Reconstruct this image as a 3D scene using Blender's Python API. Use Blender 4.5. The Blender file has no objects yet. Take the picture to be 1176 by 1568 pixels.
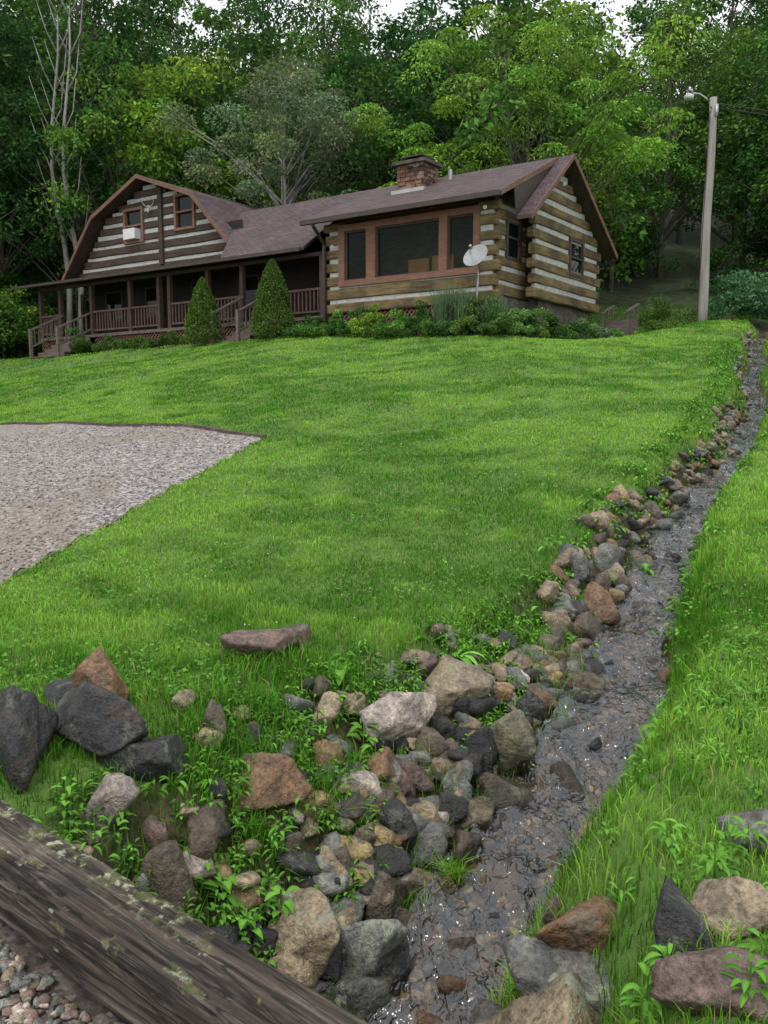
import bpy, math, random, bmesh
import numpy as np
from mathutils import Vector
rng=np.random.default_rng(7); random.seed(7)
scene=bpy.context.scene
COL=scene.collection
# ------------------------------------------------------------------ noise
def hsh(i,j,s): 
    v=np.sin(i*127.1+j*311.7+s*74.7)*43758.5453
    return v-np.floor(v)
def vn(x,y,s=0):
    xi=np.floor(x);yi=np.floor(y);fx=x-xi;fy=y-yi
    fx=fx*fx*(3-2*fx);fy=fy*fy*(3-2*fy)
    a=hsh(xi,yi,s);b=hsh(xi+1,yi,s);c=hsh(xi,yi+1,s);d=hsh(xi+1,yi+1,s)
    return a+(b-a)*fx+(c-a)*fy+(a-b-c+d)*fx*fy
def fbm(x,y,s=0,o=4):
    r=0;a=.5
    for k in range(o):
        r=r+a*vn(x*2**k,y*2**k,s+k*3.3);a*=.5
    return r/(1-.5**o)
def ss(a,b,x):
    t=np.clip((x-a)/(b-a),0,1);return t*t*(3-2*t)
# ------------------------------------------------------------------ terrain
CR=np.array([(3.05,0.17,0.19),(3.36,0.32,0.22),(3.54,0.53,0.25),(3.96,0.74,0.26),(4.49,1.09,0.24),(4.80,1.28,0.25),(5.16,1.55,0.24),(5.58,1.74,0.23),(6.08,1.94,0.22),(6.65,2.18,0.25),(7.30,2.55,0.23),(8.07,2.94,0.19),(9.04,3.51,0.16),(10.24,4.23,0.15),(11.85,5.39,0.14),(14.10,6.62,0.13),(17.20,8.00,0.12),(20.52,9.60,0.12),(23.97,11.25,0.12),(34,16.5,.12),(60,30,.12)])
ZC=np.array([(1,-1.0),(3,-.9),(3.5,-.77),(5,-.45),(6.5,-.15),(10.8,.84),(16,1.95),(24,3.85),(40,8),(60,15)])
def cxf(y): return np.interp(y,CR[:,0],CR[:,1])+.10*np.sin(y*1.3)*ss(9,13,y)
def hwf(y): return np.interp(y,CR[:,0],CR[:,2])
def zcf(y): return np.interp(y,ZC[:,0],ZC[:,1])
R=np.array([3.2,23.26]);W=np.array([-.862,.507]);Q=np.array([.63,.777])
DET=W[0]*Q[1]-Q[0]*W[1]
def sp_of(x,y):
    dx=x-R[0];dy=y-R[1]
    return (dx*Q[1]-Q[0]*dy)/DET,(W[0]*dy-W[1]*dx)/DET
BP=np.array([-1.35,2.62]);BD=np.array([.787,-.618]);BN=np.array([-.618,-.787])
def beamd(x,y): return (x-BP[0])*BN[0]+(y-BP[1])*BN[1]
def base(x,y):
    s,p=sp_of(x,y)
    ws=ss(-4.5,-.8,s)*(1-ss(23,30,s))
    ex=np.clip(p+1,0,8.5)*ws
    x2=np.clip(x-Q[0]*ex,-16,40);y2=y-Q[1]*ex
    b=np.where(y2<6,.05*np.maximum(0,y2-3),.15+.2386*(y2-6))
    g=np.interp(x2,[-16,-3,3,10,20,40],[-2.56,-.55,-.05,-.05,-.7,-1.4])
    b=b+g*np.clip((y2-4)/14,0,1)
    f=np.maximum(0,y-37)
    return b+.22*f+.24*np.maximum(0,-x-7)*ss(38,48,y)+(fbm(x*.6,y*.6,5)-.5)*.14*ss(5,9,y)
def chan(x,y):
    yy=np.maximum(y,2.6)
    d=(x-cxf(yy))*.87;w=hwf(yy)
    kl=np.interp(y,[0,5,7,10,40],[1.6,1.6,.6,.42,.4]);kr=np.interp(y,[0,5,7,40],[.6,.5,.38,.35])
    k=np.where(d<0,kl,kr)
    t=1-ss(w*.85,w+k,np.abs(d))
    return t*ss(1.6,2.5,y)*(1-ss(30,36,y))*(1-ss(-.22,.05,beamd(x,y))),d,w
def H(x,y):
    x=np.asarray(x,float);y=np.asarray(y,float)
    b=base(x,y);t,d,w=chan(x,y)
    rough=(fbm(x*4,y*4,9)-.5)*.16*np.clip(t*4,0,1)*np.clip((1-t)*5,.12,1)
    return b+(zcf(y)-.09-b)*t+rough
PAD=[(-1.83,12.05),(-3.34,6.7),(-5.6,1.5),(-14,4),(-14,21.2),(-8.3,17)]
def inpoly(x,y,P):
    r=np.zeros(x.shape,bool);n=len(P)
    for i in range(n):
        x1,y1=P[i];x2,y2=P[(i+1)%n]
        c=((y1>y)!=(y2>y))&(x<(x2-x1)*(y-y1)/(y2-y1+1e-9)+x1)
        r^=c
    return r
# ------------------------------------------------------------------ material helpers
def newmat(name):
    m=bpy.data.materials.new(name);m.use_nodes=True
    nt=m.node_tree;b=nt.nodes['Principled BSDF'];return m,nt,b
def nd(nt,t,**k):
    n=nt.nodes.new(t)
    for a,v in k.items():
        if a in n.inputs.keys(): n.inputs[a].default_value=v
        else: setattr(n,a,v)
    return n
def ramp(nt,fac,stops):
    r=nt.nodes.new('ShaderNodeValToRGB');e=r.color_ramp.elements
    while len(e)<len(stops): e.new(.5)
    for i,(p,c) in enumerate(stops):
        e[i].position=p;e[i].color=(c[0],c[1],c[2],1)
    nt.links.new(fac,r.inputs[0]);return r.outputs[0]
def mix(nt,f,a,b,mode='MIX'):
    m=nt.nodes.new('ShaderNodeMix');m.data_type='RGBA';m.blend_type=mode
    for sock,v in ((m.inputs[0],f),(m.inputs[6],a),(m.inputs[7],b)):
        if hasattr(v,'node'): nt.links.new(v,sock)
        else: sock.default_value=v if not isinstance(v,tuple) else (v[0],v[1],v[2],1)
    return m.outputs[2]
def math_(nt,op,a,b):
    m=nt.nodes.new('ShaderNodeMath');m.operation=op
    for s_,v in ((m.inputs[0],a),(m.inputs[1],b)):
        if hasattr(v,'node'): nt.links.new(v,s_)
        else: s_.default_value=v
    return m.outputs[0]
def coords(nt,kind='Object',scale=(1,1,1),rot=(0,0,0)):
    tc=nt.nodes.new('ShaderNodeTexCoord');mp=nt.nodes.new('ShaderNodeMapping')
    mp.inputs['Scale'].default_value=scale;mp.inputs['Rotation'].default_value=rot
    nt.links.new(tc.outputs[kind],mp.inputs[0]);return mp.outputs[0]
def noise(nt,vec,scale,detail=4,rough=.6,dist=0):
    n=nd(nt,'ShaderNodeTexNoise',Scale=scale,Detail=detail,Roughness=rough,Distortion=dist)
    nt.links.new(vec,n.inputs['Vector']);return n.outputs['Fac']
def bump(nt,b,h,strength,dist=.02):
    n=nd(nt,'ShaderNodeBump',Strength=strength,Distance=dist)
    nt.links.new(h,n.inputs['Height']);nt.links.new(n.outputs[0],b.inputs['Normal']);return n
def attr(nt,name):
    a=nt.nodes.new('ShaderNodeAttribute');a.attribute_name=name;return a
def simple(name,stops,scale=5,stretch=(1,1,1),rough=.8,bs=.3,rot=(0,0,0),bd=.02,metal=0,kind='Object',detail=4):
    m,nt,b=newmat(name);v=coords(nt,kind,stretch,rot)
    f=noise(nt,v,scale,detail);nt.links.new(ramp(nt,f,stops),b.inputs['Base Color'])
    b.inputs['Roughness'].default_value=rough;b.inputs['Metallic'].default_value=metal
    if bs: bump(nt,b,f,bs,bd)
    return m
# ------------------------------------------------------------------ mesh helpers
def mkobj(name,v,f,mats=None,parent=None,smooth=False,mi=None,cols=None,uv=None):
    me=bpy.data.meshes.new(name)
    if isinstance(f,np.ndarray):
        v=np.asarray(v,np.float32);n=len(f);k=f.shape[1]
        me.vertices.add(len(v));me.vertices.foreach_set('co',v.ravel())
        me.loops.add(n*k);me.loops.foreach_set('vertex_index',f.astype(np.int32).ravel())
        me.polygons.add(n);me.polygons.foreach_set('loop_start',np.arange(0,n*k,k,dtype=np.int32))
        me.update(calc_edges=True)
    else:
        me.from_pydata([tuple(a) for a in v],[],f)
    if mats:
        for m in (mats if isinstance(mats,list) else [mats]): me.materials.append(m)
    if mi is not None: me.polygons.foreach_set('material_index',np.asarray(mi,np.int32))
    if smooth: me.polygons.foreach_set('use_smooth',[True]*len(me.polygons))
    if cols is not None:
        a=me.color_attributes.new('col','FLOAT_COLOR','POINT')
        c=np.ones((len(me.vertices),4),np.float32);c[:,:cols.shape[1]]=cols
        a.data.foreach_set('color',c.ravel())
    if uv is not None:
        l=me.uv_layers.new(name='UVMap');l.data.foreach_set('uv',np.asarray(uv,np.float32).ravel())
    o=bpy.data.objects.new(name,me);COL.objects.link(o)
    if parent: o.parent=parent
    return o
def empty(name):
    o=bpy.data.objects.new(name,None);COL.objects.link(o);return o
class MB:
    def __init__(s): s.v=[];s.f=[]
    def hexa(s,p):
        n=len(s.v);s.v+=p
        s.f+=[[n+a for a in q] for q in ((0,3,2,1),(4,5,6,7),(0,1,5,4),(1,2,6,5),(2,3,7,6),(3,0,4,7))]
    def tube(s,pts,rad,k=8,cap=True):
        n0=len(s.v)
        for i,p in enumerate(pts):
            p=Vector(p);a=Vector(pts[min(i+1,len(pts)-1)])-Vector(pts[max(i-1,0)])
            if a.length<1e-6:a=Vector((0,0,1))
            a.normalize();u=a.orthogonal().normalized() if abs(a.z)<.9 else a.cross(Vector((0,1,0))).normalized();w=a.cross(u)
            r=rad[i] if isinstance(rad,(list,tuple)) else rad
            for j in range(k):
                t=2*math.pi*j/k;s.v.append(tuple(p+(u*math.cos(t)+w*math.sin(t))*r))
        for i in range(len(pts)-1):
            for j in range(k):
                a=n0+i*k+j;b=n0+i*k+(j+1)%k;s.f.append([a,b,b+k,a+k])
        if cap:
            s.f.append([n0+j for j in range(k)][::-1]);s.f.append([n0+(len(pts)-1)*k+j for j in range(k)])
    def obj(s,name,mat,parent=None,smooth=False): return mkobj(name,s.v,s.f,mat,parent,smooth)
# ------------------------------------------------------------------ camera, light, world
cam=bpy.data.cameras.new('Camera');co=bpy.data.objects.new('Camera',cam);COL.objects.link(co)
cam.sensor_fit='VERTICAL';cam.sensor_height=36;cam.lens=36*1200/1568;cam.clip_end=500;cam.clip_start=.05
co.location=(0,0,1.6);co.rotation_euler=(math.pi/2-math.atan(139/1200),0,0);scene.camera=co
w=bpy.data.worlds.new('World');scene.world=w;w.use_nodes=True;wn=w.node_tree
sk=wn.nodes.new('ShaderNodeTexSky');sk.sky_type='NISHITA';sk.sun_disc=False
EL=math.radians(62);AZ=math.radians(215)
sk.sun_elevation=EL;sk.sun_rotation=AZ;sk.air_density=1.0;sk.dust_density=4.0;sk.ozone_density=.5
cv=coords(wn,'Generated',(1,1,2.5));cn=noise(wn,cv,2.2,3)
cloud=ramp(wn,cn,[(.3,(8.8,9.1,9.4)),(.7,(11.4,11.5,11.5))])
wn.links.new(mix(wn,.85,sk.outputs[0],cloud),wn.nodes['Background'].inputs[0]);wn.nodes['Background'].inputs[1].default_value=.15
sd=bpy.data.lights.new('sun','SUN');sd.energy=1.5;sd.angle=math.radians(12);sd.color=(1,.96,.9)
so=bpy.data.objects.new('sun',sd);COL.objects.link(so)
dv=Vector((math.sin(AZ)*math.cos(EL),math.cos(AZ)*math.cos(EL),math.sin(EL)))
so.rotation_euler=dv.to_track_quat('Z','Y').to_euler()
scene.view_settings.view_transform='Standard';scene.view_settings.look='None';scene.view_settings.exposure=0
# ------------------------------------------------------------------ ground
def axis(segs):
    a=[segs[0][0]]
    for (s,e,st) in segs:
        n=max(1,int(round((e-s)/st)));a+=list(s+(e-s)*(np.arange(n)+1)/n)
    return np.array(a)
ax=axis([(-150,-40,10),(-40,-16,1.5),(-16,-4,.4),(-4,5,.06),(5,13,.13),(13,40,1.2),(40,150,10)])
ay=axis([(-30,0,3),(0,1.2,.2),(1.2,9,.06),(9,14,.12),(14,26,.25),(26,60,1),(60,180,8)])
gx,gy=np.meshgrid(ax,ay);gz=H(gx,gy)
nx,ny=len(ax),len(ay)
idx=np.arange(nx*ny).reshape(ny,nx)
fc=np.stack([idx[:-1,:-1],idx[:-1,1:],idx[1:,1:],idx[1:,:-1]],-1).reshape(-1,4)
t,d,wd=chan(gx,gy)
soil=np.where(d>0,ss(.35,.8,t),ss(.06,.3,t))
forest=np.clip(ss(34,39,gy+ (fbm(gx*.2,gy*.2,3)-.5)*6)+ss(22,26,sp_of(gx,gy)[0]),0,1)
forest*=1-ss(8,10,gx)*(1-ss(14,16,gx))*(1-ss(37,41,gy))
grav=((beamd(gx,gy)>-.05)&(gx<.5)|(gy<1.2)).astype(float)
gm,nt,b=newmat('ground_soil_and_turf')
a=attr(nt,'col');sep=nt.nodes.new('ShaderNodeSeparateColor');nt.links.new(a.outputs[0],sep.inputs[0])
v=coords(nt);n1=noise(nt,v,3,5);n2=noise(nt,v,40,3);n3=noise(nt,v,.35,3)
turf=mix(nt,.5,ramp(nt,n2,[(.3,(.04,.085,.014)),(.7,(.09,.18,.03))]),ramp(nt,n3,[(.35,(.06,.14,.018)),(.65,(.12,.20,.035))]))
soilc=ramp(nt,n1,[(.3,(.024,.017,.011)),(.5,(.065,.045,.028)),(.7,(.13,.092,.058))])
fl=ramp(nt,n1,[(.35,(.015,.022,.01)),(.65,(.05,.075,.025))])
vo=nd(nt,'ShaderNodeTexVoronoi',Scale=38);nt.links.new(v,vo.inputs[0])
sc_=nt.nodes.new('ShaderNodeSeparateColor');nt.links.new(vo.outputs['Color'],sc_.inputs[0])
gr=mix(nt,.6,ramp(nt,sc_.outputs[0],[(0,(.05,.042,.038)),(.4,(.11,.09,.083)),(.75,(.18,.155,.145)),(1,(.26,.235,.225))]),ramp(nt,n1,[(.3,(.5,.45,.4)),(.7,(1.1,1.1,1.1))]),'MULTIPLY')
c=mix(nt,sep.outputs[0],turf,soilc);c=mix(nt,sep.outputs[1],c,fl);c=mix(nt,sep.outputs[2],c,gr)
nt.links.new(c,b.inputs['Base Color']);b.inputs['Roughness'].default_value=.95
bump(nt,b,n2,.6,.03)
mkobj('ground',np.stack([gx.ravel(),gy.ravel(),gz.ravel()],1),fc,gm,smooth=True,cols=np.stack([soil.ravel(),forest.ravel(),grav.ravel()],1))
# gravel pad ------------------------------------------------------
px=np.arange(-14,-1.5,.12);py=np.arange(2,21.5,.12)
X,Y=np.meshgrid(px,py);ids=np.arange(X.size).reshape(X.shape)
cxm=(X[:-1,:-1]+.06);cym=(Y[:-1,:-1]+.06)
ins=inpoly(cxm,cym,PAD)
q=np.stack([ids[:-1,:-1],ids[:-1,1:],ids[1:,1:],ids[1:,:-1]],-1)[ins]
pm,nt,b=newmat('gravel_gray')
v=coords(nt);vo=nd(nt,'ShaderNodeTexVoronoi',Scale=30);nt.links.new(v,vo.inputs[0])
sc_=nt.nodes.new('ShaderNodeSeparateColor');nt.links.new(vo.outputs['Color'],sc_.inputs[0])
n1=noise(nt,v,.45,5,.65,1.0);n2=noise(nt,v,60,3)
cc=ramp(nt,sc_.outputs[0],[(0,(.08,.066,.064)),(.35,(.19,.165,.16)),(.7,(.27,.25,.245)),(1,(.42,.40,.395))])
c=mix(nt,ramp(nt,n1,[(.47,(0,0,0)),(.64,(.7,.7,.7))]),cc,ramp(nt,n2,[(.3,(.14,.11,.085)),(.7,(.25,.20,.155))]))
nt.links.new(c,b.inputs['Base Color']);b.inputs['Roughness'].default_value=.9
bump(nt,b,vo.outputs['Distance'],.9,.02)
mkobj('gravel_parking_area',np.stack([X.ravel(),Y.ravel(),H(X,Y).ravel()+.012],1),q,pm,smooth=True)
tm=simple('weathered_tie_wood',[(.3,(.04,.03,.024)),(.7,(.13,.09,.075))],6,(1,1,1),.9,.5)
ed=MB()
def ridgeline(P0,P1,n,wd,h,mb):
    P0=np.array(P0);P1=np.array(P1)
    for i in range(n):
        a=P0+(P1-P0)*(i+.004)/n;c=P0+(P1-P0)*(i+.996)/n
        dn=(P1-P0)/np.linalg.norm(P1-P0);nn=np.array([-dn[1],dn[0]])*wd/2
        pts=[]
        for dz in (-.12,h):
            for q_,sg in ((a,-1),(c,-1),(c,1),(a,1)):
                r=q_+nn*sg;pts.append((r[0],r[1],float(H(q_[0],q_[1]))+dz+random.uniform(-.006,.006)))
        mb.hexa(pts)
ridgeline(PAD[0],PAD[5],12,.11,.05,ed);ridgeline(PAD[5],PAD[4],8,.11,.05,ed)
ridgeline(PAD[0],PAD[1],12,.05,.01,ed)
ed.obj('parking_border_timbers',tm)
# ------------------------------------------------------------------ rocks
def ico(sub):
    bm=bmesh.new();bmesh.ops.create_icosphere(bm,subdivisions=sub,radius=1)
    v=np.array([x.co[:] for x in bm.verts]);f=np.array([[a.index for a in x.verts] for x in bm.faces]);bm.free();return v,f
I1,I2,I3,I4,I5=[ico(k) for k in (1,2,3,4,5)]
def rockshape(IV,seed,npl=12,sharp=14,rough=.05):
    r=np.random.default_rng(seed);n=r.normal(size=(npl,3));n/=np.linalg.norm(n,axis=1)[:,None]
    h=r.uniform(.56,1.0,npl)
    dt=np.maximum(IV@n.T,1e-3)/h
    rad=1/(np.sum(dt**sharp,1)**(1/sharp))
    rad=np.minimum(rad,1.36)
    p=IV*rad[:,None]
    disp=0;a=rough
    for o in range(5):
        k=r.normal(size=(5,3))*(2.5*2**o);ph=r.uniform(0,6.28,5)
        disp=disp+a*np.mean(np.sin(p@k.T+ph+2*np.sin(p@(k[:,::-1].T)*.7)),1)*1.6;a*=.62
    return p*(1+disp)[:,None]
PALL=dict(T=(.26,.215,.15),O=(.20,.12,.070),G=(.145,.155,.15),D=(.030,.030,.034),P=(.155,.108,.098),W=(.35,.305,.28),B=(.10,.080,.062),Y=(.29,.22,.11),M=(.15,.145,.095))
rm,nt,b=newmat('creek_rock')
a=attr(nt,'col');v=coords(nt)
n1=noise(nt,v,9,5,.65);n2=noise(nt,v,45,4,.7);n3=noise(nt,v,4,3,.6,1.5)
c=mix(nt,1,a.outputs[0],ramp(nt,n1,[(.28,(.35,.33,.31)),(.5,(.95,.92,.9)),(.72,(1.7,1.6,1.4))]),'MULTIPLY')
c=mix(nt,1,c,ramp(nt,n2,[(.3,(.4,.38,.36)),(.6,(1.25,1.25,1.25))]),'MULTIPLY')
c=mix(nt,ramp(nt,n3,[(.56,(0,0,0)),(.68,(.6,.6,.6))]),c,mix(nt,.5,c,(.13,.08,.045)))
l1=ramp(nt,noise(nt,v,7,5,.75,.5),[(.56,(0,0,0)),(.62,(1,1,1))])
c=mix(nt,math_(nt,'MULTIPLY',l1,a.outputs['Alpha']),c,(.27,.29,.22))
nt.links.new(c,b.inputs['Base Color'])
wa=attr(nt,'wet');rr=nd(nt,'ShaderNodeMapRange');rr.inputs['To Min'].default_value=.52;rr.inputs['To Max'].default_value=.10
nt.links.new(wa.outputs['Fac'],rr.inputs['Value']);nt.links.new(rr.outputs[0],b.inputs['Roughness'])
bump(nt,b,math_(nt,'ADD',math_(nt,'MULTIPLY',n1,1.5),n2),1,.02)
def wetattr(o,vals):
    at=o.data.attributes.new('wet','FLOAT','POINT');at.data.foreach_set('value',np.asarray(vals,np.float32))
def rotm(r,tilt=.35):
    az=r.uniform(0,6.28);t=r.uniform(-tilt,tilt);t2=r.uniform(-tilt,tilt)
    A=np.array([[math.cos(az),-math.sin(az),0],[math.sin(az),math.cos(az),0],[0,0,1]])
    B=np.array([[1,0,0],[0,math.cos(t),-math.sin(t)],[0,math.sin(t),math.cos(t)]])
    C=np.array([[math.cos(t2),0,math.sin(t2)],[0,1,0],[-math.sin(t2),0,math.cos(t2)]])
    return A@B@C
RS="-171 352 36 36;-152 402 33 26;-138 371 46 27;-111 361 34 25;-122 336 23 26;-87 503 38 21;-59 526 26 17;-110 414 14 10;-90 403 17 20;-63 386 37 18;-68 397 20 10;5 503 15 12;42 507 43 26;78 526 22 13;-17 467 20 14;4 465 44 22;-36 447 17 17;97 560 19 16;78 481 39 35;57 466 24 28;40 457 21 17;-4 428 26 20;11 424 18 16;68 443 33 23;39 436 19 17;16 411 21 16;23 442 13 11;-1 385 18 22;-11 382 16 16;-23 363 22 25;-42 357 20 18;-10 360 17 19;0 357 22 23;32 375 18 14;51 378 11 11;21 357 11 11;11 349 15 15;-40 325 34 27;-11 332 35 23;-13 312 26 19;-82 348 24 18;112 455 23 17;116 387 20 18;139 281 19 14;78 270 33 14;69 263 47 23;94 233 25 18;110 236 27 12;98 204 29 13;70 302 10 13;45 300 21 13;184 673 34 40;173 638 32 32;143 639 24 16;163 681 20 17;141 660 22 16;159 638 27 16;137 611 26 20;212 744 25 25;186 716 21 18;123 597 23 17;141 563 21 16;101 514 22 26;308 892 26 22;281 878 22 14;365 976 24 20"
RC="DODDWPBTBOPGTOTWTPMDDOPBGTTYBBDYBOYOBTGGBBTGOGDTPBGOBTPTYBGGBODBTG"
big=[]
for i,(a_,c_) in enumerate(zip(RS.split(';'),RC)):
    x,y,w_,h_=[float(k)/100 for k in a_.split()]
    big.append((x,y,w_,h_,c_))
big+=[(-1.66,4.15,.36,.2,'D'),(.62,2.45,.5,.34,'T'),(.35,4.2,.22,.2,'D'),(.2,4.6,.26,.18,'B'),(-.3,4.2,.22,.2,'O'),(.28,4.05,.24,.2,'B'),(-.5,3.95,.2,.16,'G'),(-.95,3.2,.26,.2,'B'),(.05,4.0,.2,.2,'D'),(1.25,5.05,.24,.16,'G'),(1.45,5.4,.2,.18,'D'),(.15,3.72,.22,.2,'T'),(.42,3.98,.24,.22,'B'),(.9,4.95,.26,.22,'D'),(1.1,5.3,.24,.2,'O'),(-.2,3.95,.22,.18,'D'),(.05,3.3,.24,.2,'D'),(.3,3.6,.16,.14,'G'),(1.3,5.75,.22,.2,'B'),(1.5,6.0,.22,.2,'T'),(1.62,6.55,.24,.24,'D'),(1.75,7.0,.24,.22,'G'),(2.0,7.1,.22,.22,'B'),(2.15,7.9,.22,.2,'T'),(2.45,8.1,.2,.2,'D'),(-.15,4.1,.24,.2,'W'),(.55,4.25,.24,.2,'T'),(.1,4.35,.2,.18,'G')]
def makerock(x,y,w_,h_,c_,seed,IV,zo=0):
    r=np.random.default_rng(seed)
    p=rockshape(IV[0],seed,rough=.045,sharp=50 if c_ not in 'M' else 7,npl=13)
    az=r.uniform(0,6.28) if abs(w_-h_)<.08 else r.uniform(-.4,.4)
    el=np.array([w_/2*1.18,w_/2*r.uniform(.75,.98),max(h_*.62,w_*.35)])
    ca,sa=math.cos(az),math.sin(az);p=p*el
    t2=r.uniform(-.35,.35);B=np.array([[1,0,0],[0,math.cos(t2),-math.sin(t2)],[0,math.sin(t2),math.cos(t2)]])
    p=p@B.T;p=p@np.array([[ca,-sa,0],[sa,ca,0],[0,0,1]]).T
    z=float(H(x,y))+h_*.27+zo
    p=p+np.array([x,y,z])
    base_=np.array(PALL[c_])*r.uniform(.85,1.15)
    wet=np.clip((zcf(p[:,1])+.10-p[:,2])/.06+.5,0,1)*(chan(p[:,0],p[:,1])[0]>.5)
    cc=base_[None,:]*(1-.5*wet)[:,None]
    lich=1.0 if (c_ in 'GT' and w_>.25 and y<4.6) else .25
    return p,IV[1],np.concatenate([cc,np.full((len(p),1),lich)],1),wet
for i,(x,y,w_,h_,c_) in enumerate(big):
    IV=I5 if w_>.3 and y<5.6 else I4
    p,f,cc,wet=makerock(x,y,w_,h_,c_,100+i,IV,.13 if i==1 else 0)
    o=mkobj('boulder' if w_>.28 else 'creek_rock',p,f,rm,smooth=True,cols=cc);wetattr(o,wet)
def rockmass(name,items,IV,seed,nproto=14,rough=.05,sharp=26,bright=1.0):
    r=np.random.default_rng(seed)
    pr=[rockshape(IV[0],seed*50+k,rough=rough,sharp=sharp) for k in range(nproto)]
    V=[];F=[];C=[];Wt=[];n=0
    for (x,y,z,s,c_,emb) in items:
        p=pr[r.integers(nproto)]*np.array([s*.55,s*.55*r.uniform(.6,1),s*.55*r.uniform(.45,.85)])
        p=p@rotm(r,.4).T+np.array([x,y,z+s*emb])
        base_=np.array(PALL[c_])*r.uniform(.7,1.25)*bright
        wet=np.clip((zcf(p[:,1])+.06-p[:,2])/.05+.5,0,1)*(chan(p[:,0],p[:,1])[0]>.5)
        V.append(p);F.append(IV[1]+n);n+=len(p);C.append(np.concatenate([base_[None,:]*(1-.4*wet)[:,None],np.zeros((len(p),1))],1));Wt.append(wet)
    o=mkobj(name,np.concatenate(V),np.concatenate(F),rm,smooth=True,cols=np.concatenate(C));wetattr(o,np.concatenate(Wt))
def ch(r,s): return s[r.integers(len(s))]
it=[];r=np.random.default_rng(11)
while len(it)<330:   # near bank fillers
    y=r.uniform(2.9,5.9);x=cxf(y)-r.uniform(.15,1.9)
    t_,d_,w_=chan(np.array(x),np.array(y))
    if t_<.12 or t_>.95 or r.uniform()>t_**1.5+.1: continue
    s=r.uniform(.06,.22)*(.75+.4*t_);it.append((x,y,float(H(x,y))+r.uniform(0,.07)*t_,s,ch(r,'TTGGDDPBOGTDYW'),.18))
for k in range(420):   # left bank rock wall upstream
    y=5.6+r.uniform(0,1)**1.3*9;x=cxf(y)-(hwf(y)+r.uniform(-.05,.46 if y<9 else .28))/.87
    s=r.uniform(.09,.25)*(1 if y<9 else .85);it.append((x,y,float(H(x,y)),s,ch(r,'TTOGGDPBBGDTYG'),.14))
for k in range(170):
    y=12+r.uniform(0,1)*13;x=cxf(y)-r.uniform(.08,.42)
    s=r.uniform(.09,.22);it.append((x,y,float(H(x,y)),s,ch(r,'TBGTBG'),.12))
for k in range(170):   # right bank
    y=2.9+r.uniform(0,1)*20;x=cxf(y)+(hwf(y)+r.uniform(-.05,.08))/.87
    s=r.uniform(.06,.17);it.append((x,y,float(H(x,y)),s,ch(r,'OBGDBDG'),.05))
for k in range(260):   # stones breaking the water
    y=2.9+r.uniform(0,1)**1.2*18;x=cxf(y)+r.uniform(-.98,.98)*hwf(y)
    it.append((x,y,float(zcf(y))-.04,r.uniform(.05,.15),ch(r,'DBBGDOB'),.0))
rockmass('creek_bank_stones',it,I3,3)
it=[]
for k in range(1500):
    y=2.5+r.uniform(0,1)**1.2*11;x=cxf(y)+r.uniform(-1.1,1.1)*hwf(y)
    s=r.uniform(.02,.085);it.append((x,y,float(H(x,y)),s,ch(r,'TOTGTOYPBWGD'),.08))
rockmass('creek_bed_pebbles',it,I2,4,rough=.03,sharp=8,bright=1.6)
it=[];
while len(it)<3800:
    x=r.uniform(-2.0,.4);y=r.uniform(1.0,2.8)
    bd=beamd(x,y)
    if bd<.2 or bd>1.1: continue
    s=r.uniform(.018,.046);it.append((x,y,float(H(x,y)),s,ch(r,'GPWGTWPGB'),.3))
rockmass('driveway_gravel',it,I2,5,rough=.02,sharp=10,bright=1.5)
it=[]
while len(it)<9000:
    y=6.5+r.uniform(0,1)**1.5*8;x=r.uniform(-8,-1.8)
    if not inpoly(np.array([x]),np.array([y]),PAD)[0]: continue
    s=r.uniform(.018,.042);it.append((x,y,float(H(x,y))+.012,s,ch(r,'GPWGWGW'),.1))
V0=I1[0];rr_=np.random.default_rng(5);n=len(it);A=np.array([(a[0],a[1],a[2]) for a in it]);S=np.array([a[3] for a in it])
vv=V0[None]*rr_.uniform(.3,.65,(n,1,3))*S[:,None,None]*rr_.uniform(.8,1.15,(n,len(V0),1))+A[:,None,:]
cl=np.array([PALL[a[4]] for a in it])[:,None,:]*np.ones((1,len(V0),1))*rr_.uniform(.7,1.4,(n,1,1))
cl=np.concatenate([cl,np.zeros((n,len(V0),1))],2)
ff=(I1[1][None]+(np.arange(n)*len(V0))[:,None,None]).reshape(-1,3)
o=mkobj('parking_gravel_stones',vv.reshape(-1,3),ff,rm,cols=cl.reshape(-1,4));wetattr(o,np.zeros(n*len(V0)))
# ------------------------------------------------------------------ water
ys=np.concatenate([np.arange(2.2,10,.02),np.arange(10,26,.05)]);us=np.linspace(-1,1,35)
YY,UU=np.meshgrid(ys,us,indexing='ij')
XX=cxf(YY)+UU*(hwf(YY)+.16)
wx_=XX*9+2*vn(XX*4,YY*3,91);wy_=YY*5+2*vn(XX*4,YY*3,93)
fl=(fbm(wx_,wy_,2,2)-.5)*.065+(fbm(XX*24,YY*14,4,2)-.5)*.016
stepz=.03*np.sin(YY*5+2*vn(YY*1.3,XX*2,8))*ss(4,5,YY)
ZZ=zcf(YY)+fl+stepz+.01
ids=np.arange(YY.size).reshape(YY.shape)
f=np.stack([ids[:-1,:-1],ids[:-1,1:],ids[1:,1:],ids[1:,:-1]],-1).reshape(-1,4)
wm,nt,b=newmat('creek_water');nt.nodes.remove(b)
out=nt.nodes['Material Output'];v=coords(nt,'Object',(1,.6,1))
h1=noise(nt,v,20,2,.5,1.0);bp=nd(nt,'ShaderNodeBump',Strength=.9,Distance=.03);nt.links.new(h1,bp.inputs['Height'])
tr=nt.nodes.new('ShaderNodeBsdfTransparent');tr.inputs[0].default_value=(.92,.86,.76,1)
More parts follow.
